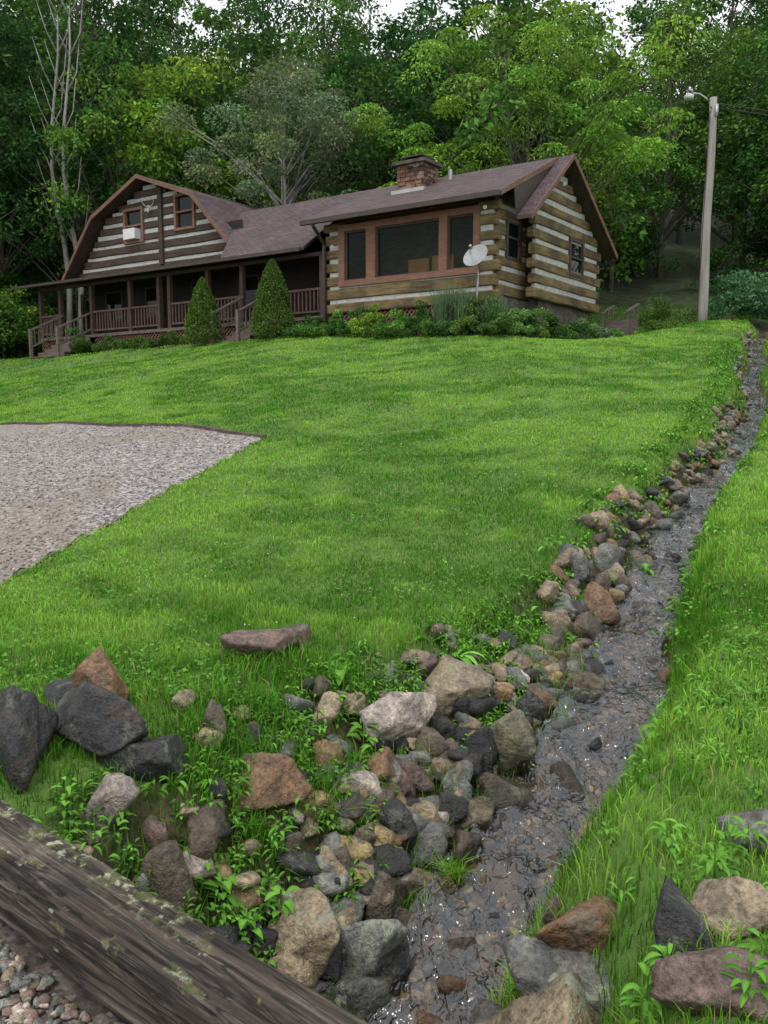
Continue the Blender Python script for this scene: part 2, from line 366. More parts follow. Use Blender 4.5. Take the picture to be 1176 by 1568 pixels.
gl=nt.nodes.new('ShaderNodeBsdfGlossy');gl.inputs['Roughness'].default_value=.05;gl.inputs[0].default_value=(.92,.95,1,1)
fr=nd(nt,'ShaderNodeFresnel',IOR=1.45);nt.links.new(bp.outputs[0],fr.inputs['Normal']);nt.links.new(bp.outputs[0],gl.inputs['Normal'])
mx=nt.nodes.new('ShaderNodeMixShader');nt.links.new(math_(nt,'ADD',math_(nt,'MULTIPLY',fr.outputs[0],1.45),.03),mx.inputs[0]);nt.links.new(tr.outputs[0],mx.inputs[1]);nt.links.new(gl.outputs[0],mx.inputs[2]);nt.links.new(mx.outputs[0],out.inputs[0])
mkobj('creek_water',np.stack([XX.ravel(),YY.ravel(),ZZ.ravel()],1),f,wm,smooth=True)
# ------------------------------------------------------------------ foliage material
def folmat(name,trans=.3,objrand=False):
    m,nt,b=newmat(name);nt.nodes.remove(b);a=attr(nt,'col');c=a.outputs[0]
    if objrand:
        oi=nt.nodes.new('ShaderNodeObjectInfo')
        c=mix(nt,1,c,ramp(nt,oi.outputs['Random'],[(0,(.5,.68,.6)),(.4,(.8,.88,.82)),(.75,(1.1,1.1,.9)),(1,(1.6,1.4,.9))]),'MULTIPLY')
    df=nt.nodes.new('ShaderNodeBsdfDiffuse');nt.links.new(c,df.inputs[0])
    tl=nt.nodes.new('ShaderNodeBsdfTranslucent');nt.links.new(c,tl.inputs[0])
    mx=nt.nodes.new('ShaderNodeMixShader');mx.inputs[0].default_value=trans
    nt.links.new(df.outputs[0],mx.inputs[1]);nt.links.new(tl.outputs[0],mx.inputs[2]);nt.links.new(mx.outputs[0],nt.nodes['Material Output'].inputs[0])
    return m
GM=folmat('grass_blades',.3);LM=folmat('leaves',.22,True);SM=folmat('shrub_leaves',.2)
# ------------------------------------------------------------------ grass
def blades(x,y,h,w_,col,name,lean=.5,k=0,zo=0):
    n=len(x);r=np.random.default_rng(21+k);z=H(x,y)+zo
    az=r.uniform(0,6.283,n);ln=r.uniform(.1,1,n)*lean
    dx=np.cos(az);dy=np.sin(az);pa=r.uniform(0,6.283,n);wx=np.cos(pa);wy=np.sin(pa)
    B=np.stack([x,y,z-.005],1);wv=np.stack([wx,wy,0*wx],1)*w_[:,None]/2
    D=np.stack([dx,dy,0*dx],1)
    M_=B+np.stack([0*h,0*h,h*.55],1)+D*(h*ln*.25)[:,None]
    T=B+np.stack([0*h,0*h,h*(1-.35*ln)],1)+D*(h*ln*.95)[:,None]
    V=np.stack([B-wv,B+wv,M_+wv*.8,M_-wv*.8,T],1).reshape(-1,3)
    o=np.arange(n)*5
    q=np.stack([o,o+1,o+2,o+3],1);q2=np.stack([o+3,o+2,o+4],1)
    me=bpy.data.meshes.new(name);me.vertices.add(n*5);me.vertices.foreach_set('co',V.astype(np.float32).ravel())
    li=np.concatenate([q,q2],1).astype(np.int32).ravel()
    me.loops.add(n*7);me.loops.foreach_set('vertex_index',li)
    ls=np.stack([np.arange(n)*7,np.arange(n)*7+4],1).astype(np.int32).ravel()
    me.polygons.add(n*2);me.polygons.foreach_set('loop_start',ls);me.update(calc_edges=True)
    me.materials.append(GM)
    a=me.color_attributes.new('col','FLOAT_COLOR','POINT')
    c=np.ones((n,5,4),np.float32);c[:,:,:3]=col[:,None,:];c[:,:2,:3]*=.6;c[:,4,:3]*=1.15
    a.data.foreach_set('color',c.ravel())
    ob=bpy.data.objects.new(name,me);COL.objects.link(ob);return ob
def grasscol(x,y,r):
    n=len(x);a=fbm(x*.45,y*.45,31)[:,None];b_=fbm(x*1.6,y*2.4,37,3)[:,None];e=vn(x*6,y*8,41)[:,None];k=r.uniform(.6,1.4,(n,1))
    c1=np.array([.085,.240,.022]);c2=np.array([.265,.49,.068])
    f=np.clip((a-.5)*2.8+(b_-.5)*3.2+(e-.5)*.8+.5,0,1)
    c=(c1*(1-f)+c2*f)*k
    dry=r.uniform(size=(n,1))<.045
    return np.where(dry,np.array([.34,.30,.14]),c)
r=np.random.default_rng(99)
def sample(y0,y1,dens):
    area=(.62*(y0+y1)/2*2+4)*(y1-y0);n=int(area*dens)
    y=r.uniform(y0,y1,n);x=r.uniform(-1,1,n)*(.62*(y0+y1)/2+2)
    return x,y
tot=[]
for (y0,y1,dn) in [(1.8,3.5,3000),(3.5,5,3600),(5,7,3600),(7,9,2600),(9,12,1600),(12,16,900),(16,21,600),(21,27,400),(27,40,150)]:
    x,y=sample(y0,y1,dn);t_,d_,w_=chan(x,y);s_,p_=sp_of(x,y)
    pr=np.where(d_<0,1-ss(.05,.4,t_)*np.where(y<6,.85,.6),1-ss(.75,.95,t_))
    nz=fbm(x*3,y*3,12);pr=np.where((t_>.1)&(nz>.52)&(d_<0),np.maximum(pr,.6),pr)
    pr=pr*(np.abs(d_)>w_*1.0)
    pr=pr*(~inpoly(x,y,PAD));pr=pr*(~((beamd(x,y)>-.1)&(x<.9)))
    pr=pr*(~((p_>-.7)&(p_<8)&(s_>-.6)&(s_<21)))
    pr=pr*np.where((y>34)&((x<8)|(x>15)),0,1)*np.where(s_>22,.2,1)
    m_=r.uniform(size=len(x))<pr
    tot.append((x[m_],y[m_],t_[m_],d_[m_]))
x=np.concatenate([a[0] for a in tot]);y=np.concatenate([a[1] for a in tot]);t_=np.concatenate([a[2] for a in tot]);d_=np.concatenate([a[3] for a in tot])
n=len(x);dist=np.hypot(x,y)
cl_=fbm(x*3.2,y*3.2,44)
h=r.uniform(.03,.06,n)*(.5+1.3*cl_)
edge=np.clip(t_*3,0,1)
h=h*(1+1.7*edge*r.uniform(.3,1,n))
h=np.where((d_>0)&(y<9),h*1.45,h)
h=np.where((y<6.2)&(d_<0),h*(1+.9*fbm(x*2,y*2,48)),h)
w_=np.maximum(.005,dist*.00095)*r.uniform(.7,1.3,n)
print('blades',n)
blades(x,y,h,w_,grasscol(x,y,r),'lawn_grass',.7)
def leafquads(P,size,col,name,mat,flat=.6,seed=1,parent=None,elong=1.6):
    r=np.random.default_rng(seed);n=len(P)
    a=r.normal(size=(n,3));a[:,2]*=flat;a/=np.linalg.norm(a,axis=1)[:,None]
    nn=r.normal(size=(n,3))*.55+np.array([0,0,1.]);b_=np.cross(nn,a);b_/=np.linalg.norm(b_,axis=1)[:,None]
    s=size[:,None]*.5
    V=np.stack([P-a*s,P+b_*s/elong+a*s*.1,P+a*s,P-b_*s/elong+a*s*.1],1).reshape(-1,3)
    f=np.arange(n*4).reshape(-1,4)
    return mkobj(name,V,f,mat,parent,cols=np.repeat(col,4,axis=0))
n=36000;y=4.2+r.uniform(0,1,n)**1.6*11;x=r.uniform(-1,1,n)*(.6*y+1)
t_,d_,w_=chan(x,y);cl=fbm(x*1.4,y*1.4,61)
m_=(t_<.4)&(~inpoly(x,y,PAD))&(cl>.49)&(~(beamd(x,y)>-.1))
x=x[m_];y=y[m_];n=len(x)
P=np.stack([x,y,H(x,y)+r.uniform(.02,.06,n)],1)
leafquads(P,r.uniform(.018,.04,n),np.array([.14,.32,.06])*r.uniform(.5,1.4,(n,1)),'lawn_clover',GM,.25,elong=1.2)
n=420;y=5+r.uniform(0,1,n)*9;x=r.uniform(-2,2.5,n);P=np.stack([x,y,H(x,y)+.07],1);m_=(chan(x,y)[0]<.05)&(~inpoly(x,y,PAD))
leafquads(P[m_],np.full(m_.sum(),.014),np.tile([.6,.6,.55],(m_.sum(),1)),'clover_flowers',GM,.3,elong=1)
# ------------------------------------------------------------------ broad-leaf plants
def leafmesh(L,base_,dir_,length,width,droop,col,r):
    V,F,C=L
    d0=np.array(dir_,float);d0/=np.linalg.norm(d0)
    side=np.cross(d0,[0,0,1.]);side/=np.linalg.norm(side)+1e-9
    p=np.array(base_,float);n0=len(V);K=5
    for i in range(K+1):
        u=i/K;wv=width*(math.sin(math.pi*min(1,u*.93+.05))**.8)*(1-.25*u)
        up=np.array([0,0,1.])
        V.append(p-side*wv/2+up*wv*.16);V.append(p.copy());V.append(p+side*wv/2+up*wv*.16)
        k=r.uniform(.9,1.1);C+= [col*k,col*1.35*k,col*k]
        dd=d0.copy();dd[2]-=droop*u*1.6;dd/=np.linalg.norm(dd);p=p+dd*length/K
    for i in range(K):
        a=n0+i*3;F.append([a,a+1,a+4,a+3]);F.append([a+1,a+2,a+5,a+4])
def weeds(name,plants,seed):
    r=np.random.default_rng(seed);V,F,C=[],[],[]
    for pl_ in plants:
        (x,y,hh,nl,ll,ww,green)=pl_[:7];z=float(H(x,y))+(pl_[7] if len(pl_)>7 else 0);g=np.array([.11,.26,.04])*green
        for k in range(nl):
            az=r.uniform(0,6.28);f_=(k+.5)/nl
            b_=np.array([x+math.cos(az)*.02,y+math.sin(az)*.02,z+hh*(.15+.85*f_)])
            el=r.uniform(.25,.9)
            leafmesh((V,F,C),b_,(math.cos(az),math.sin(az),el),ll*r.uniform(.5,1.1),ww*r.uniform(.7,1.1),r.uniform(.6,1.4),g*r.uniform(.6,1.25),r)
        if hh>.03:
            n0=len(V)
            for (dx,dz) in ((-.004,-.08),(.004,-.08),(.003,hh),(-.003,hh)):
                V.append(np.array([x+dx,y,z+dz]));C.append(g*.8)
            F.append([n0,n0+1,n0+2,n0+3])
    return mkobj(name,V,F,SM,cols=np.array(C),smooth=True)
weeds('dock_plant',[(.5,5.45,.03,9,.26,.09,1.3),(.34,5.55,.03,6,.2,.07,1.2)],1)
weeds('dock_plant',[(-.28,4.88,.03,7,.2,.1,1.4,.03)],2)
weeds('jewelweed_plant',[(-.12,4.42,.14,14,.12,.055,1.3,.06),(-.05,4.35,.1,9,.1,.05,1.3,.06),(-.3,4.5,.12,9,.1,.05,1.2,.06)],3)
weeds('jewelweed_plant',[(-.72,3.28,.14,14,.10,.05,.95,.04),(-.6,3.2,.1,11,.08,.04,1.0,.04),(-.8,3.35,.08,10,.07,.035,1.0,.04)],4)
weeds('jewelweed_plant',[(-.46,3.3,.16,15,.09,.045,1.0,.06),(-.36,3.4,.1,10,.07,.035,1.0,.06)],5)
weeds('leafy_weed',[(.78,2.14,.16,30,.07,.024,1.0),(.86,2.2,.12,24,.07,.024,1.1)],6)
weeds('leafy_weed',[(1.12,2.5,.15,30,.075,.026,1.0),(1.22,2.62,.15,30,.075,.026,.9),(1.05,2.75,.12,24,.07,.026,1.1),(1.3,2.4,.14,30,.07,.025,1.0),(1.35,2.75,.12,26,.07,.025,1.0)],7)
weeds('leafy_weed',[(1.0,1.98,.14,30,.07,.024,.9),(1.1,2.1,.12,30,.07,.024,1.0)],8)
weeds('jewelweed_plant',[(1.5,4.1,.1,12,.11,.05,1.1),(1.35,3.85,.1,12,.1,.045,1.1)],9)
weeds('jewelweed_plant',[(2.25,7.9,.14,16,.18,.08,1.2,.05),(2.6,7.7,.1,10,.15,.06,1.2,.05)],10)
pl=[]
while len(pl)<1150:
    y=r.uniform(2.5,6.8);x=r.uniform(-2.0,2.8)
    t_,d_,w_=chan(np.array(x),np.array(y))
    if t_>.9 or beamd(x,y)>-.15 or (t_<.08 and d_<0) or abs(d_)<w_*1.15: continue
    if d_>0 and r.uniform()>.22: continue
    if x<-.9 and r.uniform()<.6: continue
    if fbm(x*2.5,y*2.5,66)<.46 and r.uniform()<.85: continue
    pl.append((x,y,r.uniform(.03,.11),int(r.integers(6,13)),r.uniform(.03,.08),r.uniform(.012,.03),r.uniform(.55,1.25),.05*min(1,float(t_)*2)))
for k in range(560):
    y=r.uniform(6,20);x=cxf(y)-r.uniform(.3,.95) if r.uniform()<.7 else cxf(y)+r.uniform(.2,.6)
    pl.append((x,y,r.uniform(.04,.12),8,r.uniform(.06,.12),.045,r.uniform(.8,1.3),.03))
weeds('bank_weeds',pl,12)
gxs=[];gh=[]
for (x0,y0,n0,rad,hh) in [(-.28,3.92,170,.12,.28),(-.45,4.05,90,.1,.22),(.36,3.78,160,.05,.22),(-.66,4.3,120,.12,.2),(-.95,4.25,100,.14,.2),(-.2,4.2,90,.1,.24),(.55,3.05,90,.1,.16),(1.3,3.3,140,.25,.14),(1.9,4.6,160,.3,.13),(-.9,3.7,120,.15,.2),(-.6,3.55,120,.14,.2),(.62,2.95,60,.08,.12),(-1.25,4.75,140,.3,.16),(-.55,4.85,120,.2,.18),(-1.9,4.9,160,.3,.15),(-.1,3.95,80,.1,.24),(-.8,4.6,140,.25,.17),(-1.0,3.9,100,.15,.18),(.1,4.85,100,.2,.16),(-1.4,4.2,100,.15,.15),(-.35,3.5,90,.12,.2),(.25,4.75,90,.15,.16),(.7,5.0,80,.12,.15),(1.0,5.6,90,.15,.16),(-.75,4.0,90,.12,.2)]:
    a=r.normal(size=(n0,2))*rad*.5+np.array([x0,y0]);gxs.append(a);gh.append(r.uniform(.5,1,n0)*hh)
a=np.concatenate(gxs);hh=np.concatenate(gh)
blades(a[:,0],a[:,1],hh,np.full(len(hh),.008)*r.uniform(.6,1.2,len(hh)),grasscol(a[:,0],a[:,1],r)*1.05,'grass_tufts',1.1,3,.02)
# ------------------------------------------------------------------ timber beam
L_=3.4;NX,NA=640,96
hw_,hh_=.105,.105
per=[]
for j in range(NA):
    t0=j/NA*4;k=int(t0);u=t0-k
    c=[(-1,-1),(1,-1),(1,1),(-1,1)];a0=c[k];a1=c[(k+1)%4]
    px_=a0[0]+(a1[0]-a0[0])*u;pz_=a0[1]+(a1[1]-a0[1])*u
    l=(abs(px_)**7+abs(pz_)**7)**(1/7);per.append((px_/l*hw_,pz_/l*hh_,t0))
per=np.array(per)
ux=np.linspace(-.9,L_-.9,NX)
UX,PI=np.meshgrid(ux,np.arange(NA),indexing='ij')
A_=per[PI,0];B_=per[PI,1];T0=per[PI,2]
nrm=np.stack([A_,B_],-1);nrm/=np.linalg.norm(nrm,axis=-1)[...,None]
g=fbm(UX*2.2,T0*22,71,3);g2=fbm(UX*.9+.3*vn(UX*3,T0*3,5),T0*7,75,3);g3=fbm(UX*1.3,T0*14,79,2)
crk=np.minimum(np.clip(np.abs(g2-.5)/.03,0,1),np.clip(np.abs(g3-.52)/.035,0,1)*.4+.6)
dsp=(g-.5)*.010-(1-crk)*.016+(fbm(UX*2,T0*2,77)-.5)*.035
A_=A_+nrm[...,0]*dsp;B_=B_+nrm[...,1]*dsp
bx=BP[0]+BD[0]*UX+BN[0]*(A_+hw_);by=BP[1]+BD[1]*UX+BN[1]*(A_+hw_);bz=.3-hh_+B_
ids=np.arange(NX*NA).reshape(NX,NA);nxt=np.roll(ids,-1,1)
f=np.stack([ids[:-1],ids[1:],nxt[1:],nxt[:-1]],-1).reshape(-1,4)[:,::-1]
bm_,nt,b=newmat('old_timber')
v=coords(nt,'Object',(1,1,1),(0,0,math.atan2(.618,.787)));mp=nt.nodes.new('ShaderNodeMapping');mp.inputs['Scale'].default_value=(1.0,30,30);nt.links.new(v,mp.inputs[0])
mp2=nt.nodes.new('ShaderNodeMapping');mp2.inputs['Scale'].default_value=(1.2,16,16);nt.links.new(v,mp2.inputs[0])
n1=noise(nt,mp.outputs[0],1.7,6,.72,.5);n2=noise(nt,v,3,4);n3=noise(nt,v,14,5,.7);n5=noise(nt,mp2.outputs[0],1.5,4,.5,.8);n6=noise(nt,v,90,3,.7)
a=attr(nt,'col')
c=ramp(nt,n1,[(.34,(.006,.004,.003)),(.44,(.028,.020,.015)),(.54,(.072,.054,.043)),(.66,(.175,.145,.12))])
c=mix(nt,ramp(nt,n2,[(.42,(0,0,0)),(.65,(.5,.5,.5))]),c,mix(nt,.5,c,(.05,.027,.016)))
c=mix(nt,1,c,ramp(nt,n5,[(.46,(1,1,1)),(.49,(.1,.08,.07)),(.51,(.1,.08,.07)),(.54,(1,1,1))]),'MULTIPLY')
c=mix(nt,.4,c,ramp(nt,n6,[(.3,(.6,.6,.6)),(.65,(1.25,1.25,1.25))]),'MULTIPLY')
c=mix(nt,1,c,a.outputs[0],'MULTIPLY')
mz=math_(nt,'MULTIPLY',ramp(nt,n3,[(.48,(0,0,0)),(.54,(1,1,1))]),a.outputs['Alpha'])
c=mix(nt,mz,c,ramp(nt,noise(nt,v,30,4),[(.42,(.06,.075,.02)),(.52,(.14,.14,.06)),(.58,(.32,.35,.26))]))
nt.links.new(c,b.inputs['Base Color']);b.inputs['Roughness'].default_value=.8;bump(nt,b,n1,1,.012)
cc=np.ones((NX,NA,4));cc[...,:3]=(.25+.75*crk)[...,None]
edge=np.exp(-((T0-2.88)/.26)**2)*np.clip(fbm(UX*5,T0*0,81)*4-1.3,0,1)*ss(0.0,.15,UX)*(1-ss(1.0,1.3,UX))+.4*(fbm(UX*9,T0*6,83)>.7)
cc[...,3]=np.clip(edge*2,0,1)
mkobj('timber_guard_beam',np.stack([bx,by,bz],-1).reshape(-1,3),f,bm_,smooth=True,cols=cc.reshape(-1,4))
# ------------------------------------------------------------------ trees
bark=simple('bark',[(.3,(.04,.034,.028)),(.7,(.15,.13,.11))],6,(1,1,.3),.95,.6)
barkp=simple('pale_bark',[(.3,(.14,.13,.12)),(.7,(.32,.31,.29))],5,(1,1,.5),.9,.3)
def treemesh(name,seed,Ht,cr,cb,nclu,lpc,ls,col,barkm=bark,cluR=(.7,1.3),flat=.55,trunkR=.22,stems=1,elong=1.9,droop=.2):
    r=np.random.default_rng(seed);mb=MB()
    cz=(Ht+cb)/2;hz=(Ht-cb)/2
    cl=[]
    while len(cl)<nclu:
        d=r.normal(size=3);d/=np.linalg.norm(d);rad=r.uniform(.35,1)**.6
        wob=1+.28*math.sin(3*math.atan2(d[1],d[0])+seed)+.18*math.sin(5*d[2]*2+seed*2)
        p=np.array([d[0]*cr*rad*wob,d[1]*cr*rad*wob,cz+d[2]*hz*rad])
        cl.append(p)
    for s in range(stems):
        off=np.array([0,0]) if stems==1 else r.normal(size=2)*.35
        top=np.array([off[0]*3,off[1]*3,Ht*.85])
        pts=[];rd=[]
        for i in range(8):
            u=i/7;pts.append((off[0]+(top[0]-off[0])*u+.25*math.sin(u*5+seed+s)*u,off[1]+(top[1]-off[1])*u+.25*math.cos(u*4+s)*u,-.5+(top[2]+.5)*u));rd.append(trunkR*(1-.85*u)/(stems**.4))
        mb.tube(pts,rd,7)
        for c in cl[s::stems]:
            if r.uniform()<.55:
                u=min(.95,max(.2,(c[2]-1.2-np.hypot(c[0],c[1])*.5)/(Ht*.85)))
                k=u*7;i=int(k);q0=np.array(pts[i])*(1-(k-i))+np.array(pts[min(7,i+1)])*(k-i)
                md=(q0+c)/2+np.array([0,0,.35]);mb.tube([tuple(q0),tuple(md),tuple(c)],[trunkR*.28*(1-u)+.03,.035,.012],5,False)
    V=[];C=[]
    for c in cl:
        n=int(lpc*r.uniform(.6,1.3));R_=r.uniform(*cluR)
        d=r.normal(size=(n,3));d/=np.linalg.norm(d,axis=1)[:,None];rad=r.uniform(0,1,n)**.45
        p=c+d*(rad*R_)[:,None]*np.array([1,1,flat])
        p[:,2]-=droop*(rad**2)*R_
        a=d*np.array([1,1,.3])+r.normal(size=(n,3))*.5;a[:,2]-=.35;a/=np.linalg.norm(a,axis=1)[:,None]
        nn=r.normal(size=(n,3))*.5+np.array([0,0,1.]);b_=np.cross(nn,a);b_/=np.linalg.norm(b_,axis=1)[:,None]
        s=ls*r.uniform(.6,1.3,n)[:,None]*.5
        V.append(np.stack([p-a*s,p+b_*s/elong,p+a*s,p-b_*s/elong],1).reshape(-1,3))
        k=r.uniform(.68,1.32)*np.array([r.uniform(.85,1.2),1,r.uniform(.8,1.1)])
        C.append(np.repeat(np.array(col)*k*r.uniform(.75,1.25,(n,1)),4,axis=0))
    V=np.concatenate(V);C=np.concatenate(C);nt_=len(mb.v)
    me=bpy.data.meshes.new(name)
    allv=np.concatenate([np.array(mb.v),V]).astype(np.float32)
    lf=(np.arange(len(V)).reshape(-1,4)+nt_)
    li=[];ls_=[];k=0
    for f in mb.f: ls_.append(k);li+=f;k+=len(f)
    ls_=np.concatenate([np.array(ls_),k+np.arange(len(lf))*4]).astype(np.int32)
    li=np.concatenate([np.array(li),lf.ravel()]).astype(np.int32)
    me.vertices.add(len(allv));me.vertices.foreach_set('co',allv.ravel())
    me.loops.add(len(li));me.loops.foreach_set('vertex_index',li)
    me.polygons.add(len(ls_));me.polygons.foreach_set('loop_start',ls_);me.update(calc_edges=True)
    me.materials.append(barkm);me.materials.append(LM)
    mi=np.zeros(len(ls_),np.int32);mi[len(mb.f):]=1;me.polygons.foreach_set('material_index',mi)
    a=me.color_attributes.new('col','FLOAT_COLOR','POINT');c=np.ones((len(allv),4),np.float32);c[nt_:,:3]=C
    a.data.foreach_set('color',c.ravel())
    return me
def put(me,name,x,y,sc=1,rz=0,parent=None,dz=0):
    o=bpy.data.objects.new(name,me);COL.objects.link(o);o.location=(x,y,float(H(x,y))+dz);o.scale=(sc,sc,sc*random.uniform(.92,1.1));o.rotation_euler=(0,0,rz)
    if parent:o.parent=parent
    return o
T_=[treemesh('forest_tree_%d'%i,40+i,[14,15,13,16][i],[4,3.6,4.3,3.8][i],[1.5,2.5,1.,3.][i],110,95,.27,[(.070,.150,.046),(.08,.165,.05),(.095,.185,.052),(.065,.14,.048)][i],cluR=(.6,1.35)) for i in range(4)]
U_=[treemesh('undergrowth_%d'%i,60+i,3.2,1.9,.0,32,110,.18,[(.06,.15,.04),(.085,.18,.045)][i],cluR=(.5,.9),trunkR=.05) for i in range(2)]
fp=empty('background_forest')
def clear(x,y):
    s,p=sp_of(x,y)
    return (p>10 or s>25 or s<-3) and not (7<x<15.5 and y<41) and not(x>0 and y<35 and x<19)
k=0
for (yr,sp) in ((35,4.5),(40,4.8),(46,5.2),(53,5.6),(62,5.8)):
    x=-yr*.66-2
    while x<yr*.66+2:
        xx=x+random.uniform(-1.3,1.3);yy=yr+random.uniform(-1.8,1.8)
        if clear(xx,yy): put(T_[k%4 if random.random()<.7 else random.randrange(4)],'forest_tree',xx,yy,random.uniform(.85,1.2),random.uniform(0,6.28),fp,-.3);k+=1
        x+=sp
for (x,y) in ((26,63),(31,67),(36,62)): put(T_[k%4],'forest_tree',x,y,1.3,x,fp,1.5);k+=1
up=empty('forest_undergrowth')
for i in range(110):
    yy=random.uniform(31,46);xx=random.uniform(-32,32)
    if clear(xx,yy): put(U_[i%2],'undergrowth_shrub',xx,yy,random.uniform(.6,1.2),random.uniform(0,6.28),up,-.2)
for i in range(26):
    yy=random.uniform(30,38);xx=-17.5-random.uniform(0,7)
    put(U_[i%2],'undergrowth_shrub',xx,yy,random.uniform(.6,1.1),random.uniform(0,6.28),up,-.2)
wal=treemesh('walnut_tree',81,13.8,5.3,3.2,120,360,.18,(.155,.30,.07),cluR=(.7,1.35),flat=.32,trunkR=.28,stems=2,elong=2.6,droop=.55)
put(wal,'walnut_tree',5.8,34.0,1.0,.4)
asp=treemesh('gray_leaved_tree',83,13.2,4.3,3.2,105,300,.16,(.17,.235,.15),barkm=barkp,cluR=(.6,1.2),flat=.5,trunkR=.2,stems=4,droop=.3)
put(asp,'silver_maple_tree',-4.4,36.0,1.0,1)
lt=treemesh('bright_tree',85,11,3.6,1,90,260,.2,(.12,.24,.055),cluR=(.6,1.2),trunkR=.18)
put(lt,'maple_tree',-13.5,41,1.15,1);put(lt,'maple_tree',-8,43,1.25,2.5);put(lt,'maple_tree',12.0,42.5,.8,2)
for (x,y) in ((-14.6,38.0),(-15.3,38.4)):
    mb=MB();z=float(H(x,y));pts=[(x+.3*math.sin(i*.9),y,z+i*1.7) for i in range(10)];mb.tube(pts,[.16-.014*i for i in range(10)],7)
    for i in range(3,10):
        for s_ in (-1,1): mb.tube([pts[i],(pts[i][0]+s_*.5,y,pts[i][2]+1.0),(pts[i][0]+s_*.8,y-.3,pts[i][2]+2.3)],[.05,.03,.01],5)
    mb.obj('bare_tree',barkp,smooth=True)
# ------------------------------------------------------------------ house
def P3(s,p,z): return (R[0]+s*W[0]+p*Q[0],R[1]+s*W[1]+p*Q[1],z)
class HB(MB):
    def box(s,s0,s1,p0,p1,z0,z1):
        s.hexa([P3(s0,p0,z0),P3(s1,p0,z0),P3(s1,p1,z0),P3(s0,p1,z0),P3(s0,p0,z1),P3(s1,p0,z1),P3(s1,p1,z1),P3(s0,p1,z1)])
    def slab(s,pts,th):
        s.hexa([P3(a,b_,c-th) for a,b_,c in pts]+[P3(a,b_,c) for a,b_,c in pts])
    def panelP(s,so,pts,th=.03):
        s.hexa([P3(so,a,b_) for a,b_ in pts]+[P3(so+th,a,b_) for a,b_ in pts])
    def log(s,mode,a0,a1,fx,z0,z1,th=.1):
        c=.035;pr=[(-th,z0+c),(-th+c,z0),(th-c,z0),(th,z0+c),(th,z1-c),(th-c,z1),(-th+c,z1),(-th,z1-c)]
        n=len(s.v);m=max(2,int((a1-a0)/.6)+1)
        for i in range(m):
            u=a0+(a1-a0)*i/(m-1)
            dz=.016*math.sin(u*2.1+z0*7)
            for (a,z) in pr:
                zz=z+dz*.5+random.uniform(-.011,.011)
                s.v.append(P3(u,fx+a,zz) if mode=='s' else P3(fx+a,u,zz))
        for i in range(m-1):
            for j in range(8):
                q0=n+i*8+j;q1=n+i*8+(j+1)%8;s.f.append([q0,q1,q1+8,q0+8])
        s.f.append([n+j for j in range(8)][::-1]);s.f.append([n+(m-1)*8+j for j in range(8)])
cabin=empty('log_cabin')
def logmat(name,st,dark):
    m,nt,b=newmat(name);ang=math.atan2(W[1],W[0])
    v=coords(nt,'Object',(1,1,1),(0,0,-ang));mp=nt.nodes.new('ShaderNodeMapping');mp.inputs['Scale'].default_value=(1,1,7);nt.links.new(v,mp.inputs[0])
    n1=noise(nt,mp.outputs[0],1.8,6,.65);n2=noise(nt,v,1.3,4)
    c=ramp(nt,n1,st);c=mix(nt,ramp(nt,n2,[(.42,(0,0,0)),(.66,(dark,dark,dark))]),c,(.03,.024,.016))
    nt.links.new(c,b.inputs['Base Color']);b.inputs['Roughness'].default_value=.85;bump(nt,b,n1,.5,.02);return m
lgm=logmat('log_golden',[(.3,(.055,.038,.016)),(.5,(.15,.105,.040)),(.7,(.24,.175,.075))],.8)
lgd=logmat('log_dark',[(.3,(.020,.012,.008)),(.5,(.045,.028,.018)),(.7,(.085,.055,.036))],.6)
chm=simple('white_chinking',[(.3,(.27,.27,.255)),(.7,(.44,.44,.42))],8,rough=.9,bs=.2)
trm=simple('cedar_trim',[(.3,(.12,.054,.034)),(.7,(.21,.097,.06))],4,(1,1,4),.7,.1)
brm=simple('dark_brown_trim',[(.3,(.022,.014,.012)),(.7,(.05,.032,.025))],6,rough=.6,bs=.1)
fcm=simple('redwood_fascia',[(.3,(.09,.042,.03)),(.7,(.18,.085,.057))],4,rough=.7,bs=.1)
pom=simple('porch_red_brown',[(.3,(.034,.018,.014)),(.7,(.07,.037,.028))],5,rough=.75,bs=.1)
grm=simple('gray_deck_wood',[(.3,(.075,.056,.05)),(.7,(.16,.12,.107))],5,(1,1,3),.85,.2)
wtm=simple('white_paint',[(.3,(.5,.5,.5)),(.7,(.65,.65,.64))],6,rough=.5,bs=0)
stm=simple('foundation_stone',[(.35,(.035,.03,.027)),(.65,(.11,.098,.085))],4,rough=.9,bs=.6,bd=.05)
inm=simple('interior_wood',[(.3,(.10,.063,.034)),(.7,(.22,.145,.078))],3,(1,1,5),.7,.1)
chrm=simple('armchair_fabric',[(.3,(.5,.22,.08)),(.7,(.65,.32,.13))],6,rough=.9,bs=.1)
glm,nt,b=newmat('window_glass');b.inputs['Base Color'].default_value=(.006,.010,.010,1);b.inputs['Roughness'].default_value=.03;b.inputs['Specular IOR Level'].default_value=.2
glt,nt,b=newmat('clear_window_glass');nt.nodes.remove(b)
tr=nt.nodes.new('ShaderNodeBsdfTransparent');tr.inputs[0].default_value=(.8,.85,.83,1);g_=nt.nodes.new('ShaderNodeBsdfGlossy');g_.inputs['Roughness'].default_value=.02;g_.inputs[0].default_value=(.3,.36,.35,1)
fr_=nd(nt,'ShaderNodeFresnel',IOR=1.25);mx=nt.nodes.new('ShaderNodeMixShader');nt.links.new(fr_.outputs[0],mx.inputs[0]);nt.links.new(tr.outputs[0],mx.inputs[1]);nt.links.new(g_.outputs[0],mx.inputs[2]);nt.links.new(mx.outputs[0],nt.nodes['Material Output'].inputs[0])
drk=simple('shaded_interior',[(.3,(.006,.005,.004)),(.7,(.014,.01,.008))],4,bs=0)
